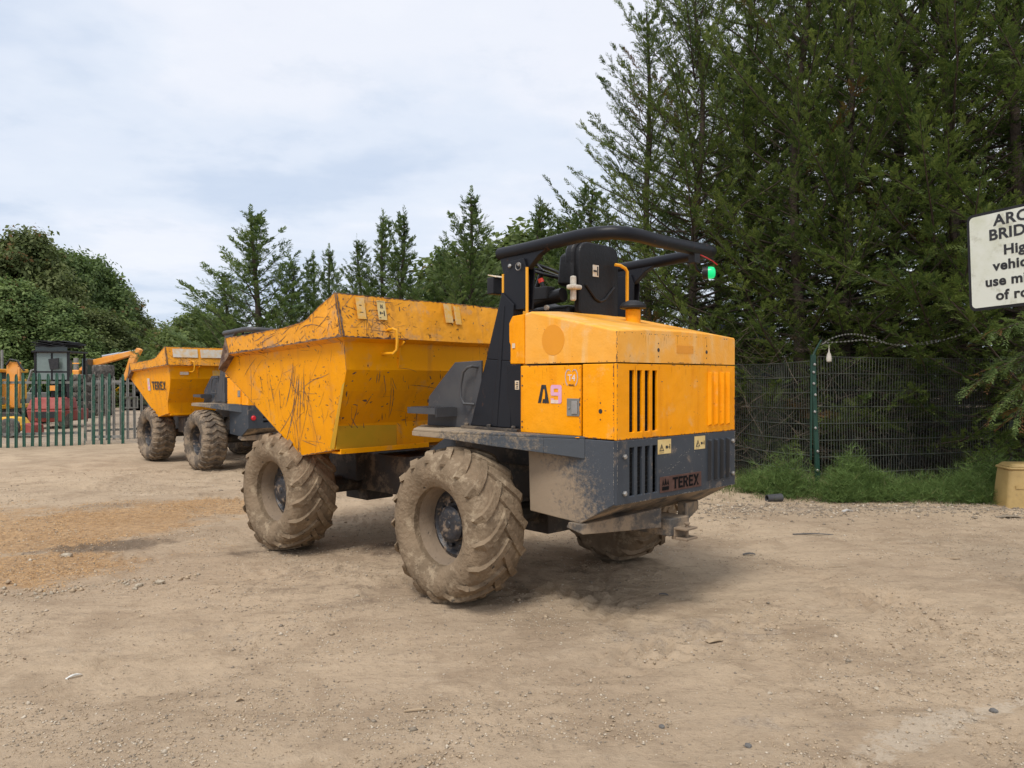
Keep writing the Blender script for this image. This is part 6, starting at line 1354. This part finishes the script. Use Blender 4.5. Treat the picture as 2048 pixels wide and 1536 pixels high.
b = MB(); b.box(x0, x2, -.5, .7, .45, .60); b.build('undercarriage', MATS['dark_steel'], dg)
# small yellow and red ride-on machine
mw = empty('ride_on_machine', (PX(22, 874, 21.6).x, 21.6, 0), 0, 'small yellow ride-on machine with a red banded hood and yellow-hubbed wheel, behind the fence', 'ride-on machine'); O = Vector(mw.location); D = lambda u, v: L_(u, v, 21.6)
def P2(u, v): q = D(u, v); return (q[0], q[2])
b = MB(); b.prism_y([P2(-20, 862), P2(-20, 838), P2(5, 834), P2(32, 836), P2(42, 850), P2(44, 862)], 0, .5); b.build('hood', MATS['jcb_yellow'], mw, bevel=.04)
b = MB(); b.prism_y([P2(-20, 852), P2(-20, 840), P2(20, 839), P2(28, 846), P2(10, 852)], -.01, -.002); b.build('red_band', MATS['bright_red'], mw)
q = D(4, 850); font_mesh('band_lettering', 'S', .16, MATS['sticker_white'], frame_matrix((q[0], -.012, q[2]), (1, 0, 0), (0, 0, 1)), mw, .004)
for uu, nm in ((22, 1), (-25, 1)):
    q = D(uu, 862); Mx = Matrix.Translation((q[0], -.05, .27)); m = MB(); m.lathe([(-.10, .12), (-.12, .20), (-.09, .27), (.09, .27), (.12, .20), (.10, .12)], 28, Mx); w_ = m.build('wheel', MATS['tyre_old'], mw, 40); m = MB(); m.lathe([(-.08, .13), (-.06, .12), (-.07, .05), (-.09, .03)], 20, Mx); m.build('hub', MATS['jcb_yellow'], w_, 40)
b = MB(); b.prism_y([P2(46, 868), P2(50, 846), P2(66, 850), P2(68, 868)], -.05, .5); b.build('front_guard', MATS['old_red'], mw, bevel=.03)
b = MB(); b.box(P2(40, 0)[0], P2(60, 0)[0], .1, .3, .22, .34); b.build('frame_bar', MATS['dark_steel'], mw)
# flatbed trailer with red rails, far back
tr = empty('flatbed_trailer', (PX(200, 790, 46).x, 46, 0), 0, 'long pale flatbed trailer with red rails, far back behind the tyre stacks', 'trailer'); O = Vector(tr.location); D = lambda u, v: L_(u, v, 46)
xa, xb, zt = D(140, 750)[0], D(300, 750)[0], D(200, 749)[2]; b = MB(); b.box(xa, xb, 0, 2.2, zt-.22, zt); b.build('bed', MATS['trailer_white'], tr, bevel=.02)
b = MB()
for i in range(9): x = D(222, 0)[0]+i*.28; b.box(x, x+.04, 0, .04, zt, zt+.42)
b.box(D(220, 0)[0], D(300, 0)[0], -.01, .04, zt+.42, zt+.47); b.build('red_rail', MATS['bright_red'], tr)
b = MB(); b.box(xa, xb, -.02, -.005, zt-.30, zt-.221); b.build('side_rail', MATS['bright_red'], tr)
for x in (xa+.8, xa+1.8, xb-1.2):
    m = MB(); m.lathe([(-.15, .2), (-.17, .4), (-.12, .5), (.12, .5), (.17, .4), (.15, .2)], 24, Matrix.Translation((x, .3, .5))); m.build('wheel', MATS['tyre_old'], tr, 40)
b = MB(); b.box(xa+.2, xb-.2, .5, 1.7, .6, zt-.23); b.build('chassis', MATS['dark_steel'], tr)
# small yellow tracked loader
yl = empty('mini_loader', (PX(210, 812, 44).x, 44, 0), 0, 'small yellow loader with a bucket, seen between the gate pales', 'loader')
b = MB(); b.hexa([(-.5, 0, .35), (.5, 0, .35), (.5, 1.2, .35), (-.5, 1.2, .35)], [(-.45, .1, 1.0), (.35, .1, 1.0), (.35, 1.1, 1.0), (-.45, 1.1, 1.0)]); b.build('body', MATS['jcb_yellow'], yl, bevel=.05)
b = MB(); b.tube([(.3, .2, .9), (.75, .2, 1.15), (1.0, .2, .6)], .07, 8); b.tube([(-.2, .2, 1.0), (-.2, .2, 1.6), (.3, .2, 1.6), (.35, .2, .9)], .04, 8); b.build('arm', MATS['jcb_yellow'], yl)
b = MB(); b.prism_y([(.85, .3), (1.3, .25), (1.3, .33), (1.0, .75), (.85, .7)], 0, 1.1); b.build('bucket', MATS['dark_steel'], yl, bevel=.02)
for s in (0, 1): m = MB(); m.prism_y([(-.6, .15), (-.45, .02), (.45, .02), (.6, .15), (.5, .34), (-.5, .34)], s*.9, s*.9+.3); m.build('track', MATS['dark_steel'], yl, bevel=.02)
# orange cone-like post and dark crates by the gate
p = PX(234, 806, 46); b = MB(); b.hexa([(-.3, -.3, 0), (.3, -.3, 0), (.3, .3, 0), (-.3, .3, 0)], [(-.05, -.05, 1.3), (.05, -.05, 1.3), (.05, .05, 1.3), (-.05, .05, 1.3)]); tag(b.build('orange_post', MATS['jcb_orange'], loc=(p.x, p.y, 0), bevel=.02), 'tapering orange post standing right of the small loader', 'post')
for k, (u, Y, w_, h_, lb) in enumerate(((262, 40, 1.1, .9, 'dark steel crate beyond the gate, left of the pair by the dumper'), (287, 40, 1.2, 1.1, 'dark steel crate beyond the gate, right of the pair by the dumper'))):
    p = PX(u, 800, Y); ob = empty('steel_crate', (p.x, Y, 0), 0, lb, 'crate', 'dark steel crates beyond the gate')
    for zc in np.arange(.1, h_, .22):
        b = MB(); b.box(-w_/2, w_/2, 0, .04, zc, zc+.12); b.build('slat', MATS['dark_steel'], ob)
    b = MB(); b.box(-w_/2, w_/2, .05, .9, 0, h_); b.build('crate_box', MATS['plastic_black'], ob, bevel=.02)
# lamp post thin, poles in the tree line
for k, (u, v0, Y, lb) in enumerate(((4, 700, 31, 'thin grey pole behind the fence at the left edge'), (152, 716, 40, 'grey upright pole left of the excavator boom'))):
    p = PX(u, v0, Y); b = MB(); b.tube([(0, 0, -.1), (0, 0, p.z)], .05 if k == 0 else .12, 8); tag(b.build('pole', MATS['galvanised'], loc=(p.x, Y, 0)), lb, 'pole')

# ---------------------------------------------------------------- litter and single stones
def flatbit(name, u, v, L, Wd, rz, mat, label, cat, th=.004, bend=.01, seed=1, taper=.6):
    Y = CAMH*F/(v-757); p = PX(u, v, Y); rr = random.Random(seed); b = MB(); n_ = 7; top = []; bot = []
    for i in range(n_+1):
        t = i/n_; w = Wd*(1-(1-taper)*abs(2*t-1))*rr.uniform(.75, 1.1); top.append((-L/2+L*t, w/2+rr.uniform(-.1, .1)*Wd)); bot.append((-L/2+L*t, -w/2+rr.uniform(-.1, .1)*Wd))
    ring = bot+top[::-1]; zf = lambda x: bend*math.sin((x/L+.5)*3.1)
    b.hexa([(x, y, zf(x)) for x, y in ring], [(x, y, zf(x)+th) for x, y in ring])
    gx, gy = p.x, Y; tag(b.build(name, mat, loc=(gx, gy, gz(gx, gy)+.004), rz=rz), label, cat)
flatbit('plastic_strip', 148, 1357, .085, .018, .9, MATS['plastic_litter'], 'white torn plastic strip on the dirt at lower left', 'litter', .003, .012, 2)
flatbit('wood_sliver', 838, 1416, .15, .014, .12, MATS['wood_scrap'], 'long pale wood sliver lying on the dirt below the rear wheel', 'wood scrap', .006, .004, 3)
flatbit('cardboard_scrap', 1428, 1281, .11, .06, .4, MATS['wood_scrap'], 'tan card scrap on the dirt right of the near wheel', 'card', .003, .006, 4, .9)
flatbit('wood_stick', 1884, 1116, .31, .03, -.15, MATS['wood_scrap'], 'curved pale wooden stick on the dirt at right', 'wood scrap', .008, -.012, 5, .8)
flatbit('wood_stick', 1626, 1068, .42, .018, -.08, MATS['stone_dark'], 'long thin grey stick lying below the fence weeds', 'stick', .01, .01, 6, .8)
flatbit('wood_stick', 1943, 1266, .085, .012, -.7, MATS['wood_scrap'], 'short wood splinter on the dirt near the right edge', 'wood scrap', .005, .003, 7)
flatbit('wood_stick', 1672, 1133, .22, .008, .05, MATS['wood_scrap'], 'hair-thin straw lying right of the dumper shadow', 'straw', .003, .003, 8)
flatbit('bark_scrap', 1498, 1106, .12, .03, .1, MATS['stone_dark'], 'dark bark scrap on the dirt right of the tow hitch', 'bark scrap', .012, .01, 9)
flatbit('bark_scrap', 1327, 1186, .07, .018, -.3, MATS['stone_dark'], 'black twisted scrap on the dirt in front of the rear grille', 'scrap', .008, .008, 10)
flatbit('straw_piece', 1664, 1238, .06, .01, -.3, MATS['wood_scrap'], 'tiny pale straw piece in the middle of the right foreground', 'straw', .003, .003, 11)
flatbit('torn_sheet', 2020, 1035, .30, .10, -.1, MATS['grit_grey'], 'grey torn sheet lying at the foot of the verge by the bin', 'sheet', .008, .02, 12, .8)
flatbit('card_scrap', 1695, 1024, .14, .06, .3, MATS['trailer_white'], 'crumpled white paper scrap below the fence post weeds', 'paper', .01, .02, 13, .8)
flatbit('dry_leaf', 480, 1398, .04, .03, .4, MATS['wood_scrap'], 'curled dry leaf on the dirt left of centre in the foreground', 'leaf', .002, .012, 14, .5)
# broken grey pipe piece at the verge
p = PX(1548, 1000, 10.35); b = MB(); b.lathe([(-.11, .050), (.11, .058), (.11, .048), (-.11, .040)], 16, closed=True, axis='x'); tag(b.build('pipe_piece', MATS['grey_light'], loc=(p.x, p.y, gz(p.x, p.y)+.045), rz=.25, smooth=40), 'short broken grey pipe lying at the edge of the weeds left of the fence post', 'pipe')
def stone(u, v, r, mat, label, seed, flat=.6):
    Y = CAMH*F/(v-757); p = PX(u, v, Y); import bmesh as bm_; q = bm_.new(); bm_.ops.create_icosphere(q, subdivisions=2, radius=r); sv = Vector((seed*3.1, seed, 0))
    for w in q.verts: w.co *= 1+.45*mnoise.noise(w.co/r*.9+sv); w.co.z *= flat
    me = bpy.data.meshes.new('stone'); q.to_mesh(me); q.free(); me.materials.append(MATS[mat]); o = link('stone', me, None, (p.x, Y, gz(p.x, Y)+r*flat*.45), seed); tag(o, label, 'stone')
for a in ((1987, 1414, .022, 'stone_dark', 'dark grey stone near the lower right corner', 1), (1497, 1493, .018, 'stone_dark', 'dark stone at the bottom edge right of centre', 2), (1121, 1287, .013, 'stone', 'small pale stone right below the near wheel', 3),
          (1753, 1379, .016, 'stone', 'flat pale stone left of the dark one at lower right', 4), (1294, 1371, .012, 'stone', 'round tan stone in the lower middle', 5), (994, 1380, .013, 'stone', 'pale pebble in the lower centre beneath the near wheel', 6),
          (1324, 1450, .014, 'stone_dark', 'grey stone in the bottom middle', 7), (714, 1190, .018, 'stone', 'pale pebble left of the near rear wheel', 8), (320, 1168, .035, 'stone', 'largest pale stone at the end of the broken stone ridge', 9), (278, 1174, .03, 'stone', 'pale angular stone in the broken stone ridge', 10), (133, 1113, .05, 'stone', 'pale stone half buried in the sawdust', 11), (1106, 1448, .013, 'stone', 'small stone at the bottom left of the centre', 12), (1540, 1384, .012, 'stone', 'small pale stone in the lower right middle', 13)): stone(*a)

cl = random.Random(8)
for k, (u, v, Y, w_, h_, mt, nm, lb, ct) in enumerate(((76, 838, 29, .9, .7, 'old_red', 'engine_block', 'rusty red engine block on the ground right behind the forklift', 'engine'), (128, 822, 35, 1.1, .9, 'trailer_white', 'pale_tank', 'pale dented tank behind the wide tyre stack', 'tank'),
    (226, 800, 50, 1.6, 1.1, 'dark_steel', 'attachment', 'dark digger attachment far back between gate pales', 'attachment'), (8, 770, 33, 1.2, 2.0, 'dark_steel', 'machine_rack', 'dark rack of machine parts behind the orange digger', 'rack'), (60, 760, 34, 1.0, 2.3, 'galvanised', 'lifting_frame', 'grey upright frame between the digger and the forklift', 'frame'))):
    p = PX(u, v, Y); b = MB(); b.box(-w_/2, w_/2, 0, .6, 0, h_*.45); ob = b.build(nm, MATS[mt], loc=(p.x, Y, 0), bevel=.04); tag(ob, lb, ct)
    for q in range(6):
        m = MB(); x0, x1 = cl.uniform(-w_/2, w_/2), cl.uniform(-w_/2, w_/2); m.tube([(x0, cl.uniform(0, .5), h_*cl.uniform(.2, .5)), ((x0+x1)/2+cl.uniform(-.2, .2), .2, h_*cl.uniform(.5, .9)), (x1, cl.uniform(0, .5), h_*cl.uniform(.45, 1))], cl.uniform(.02, .05), 6); m.build('pipe', MATS[cl.choice(['dark_steel', 'old_red', 'hose_rubber', 'galvanised'])], ob, 40)
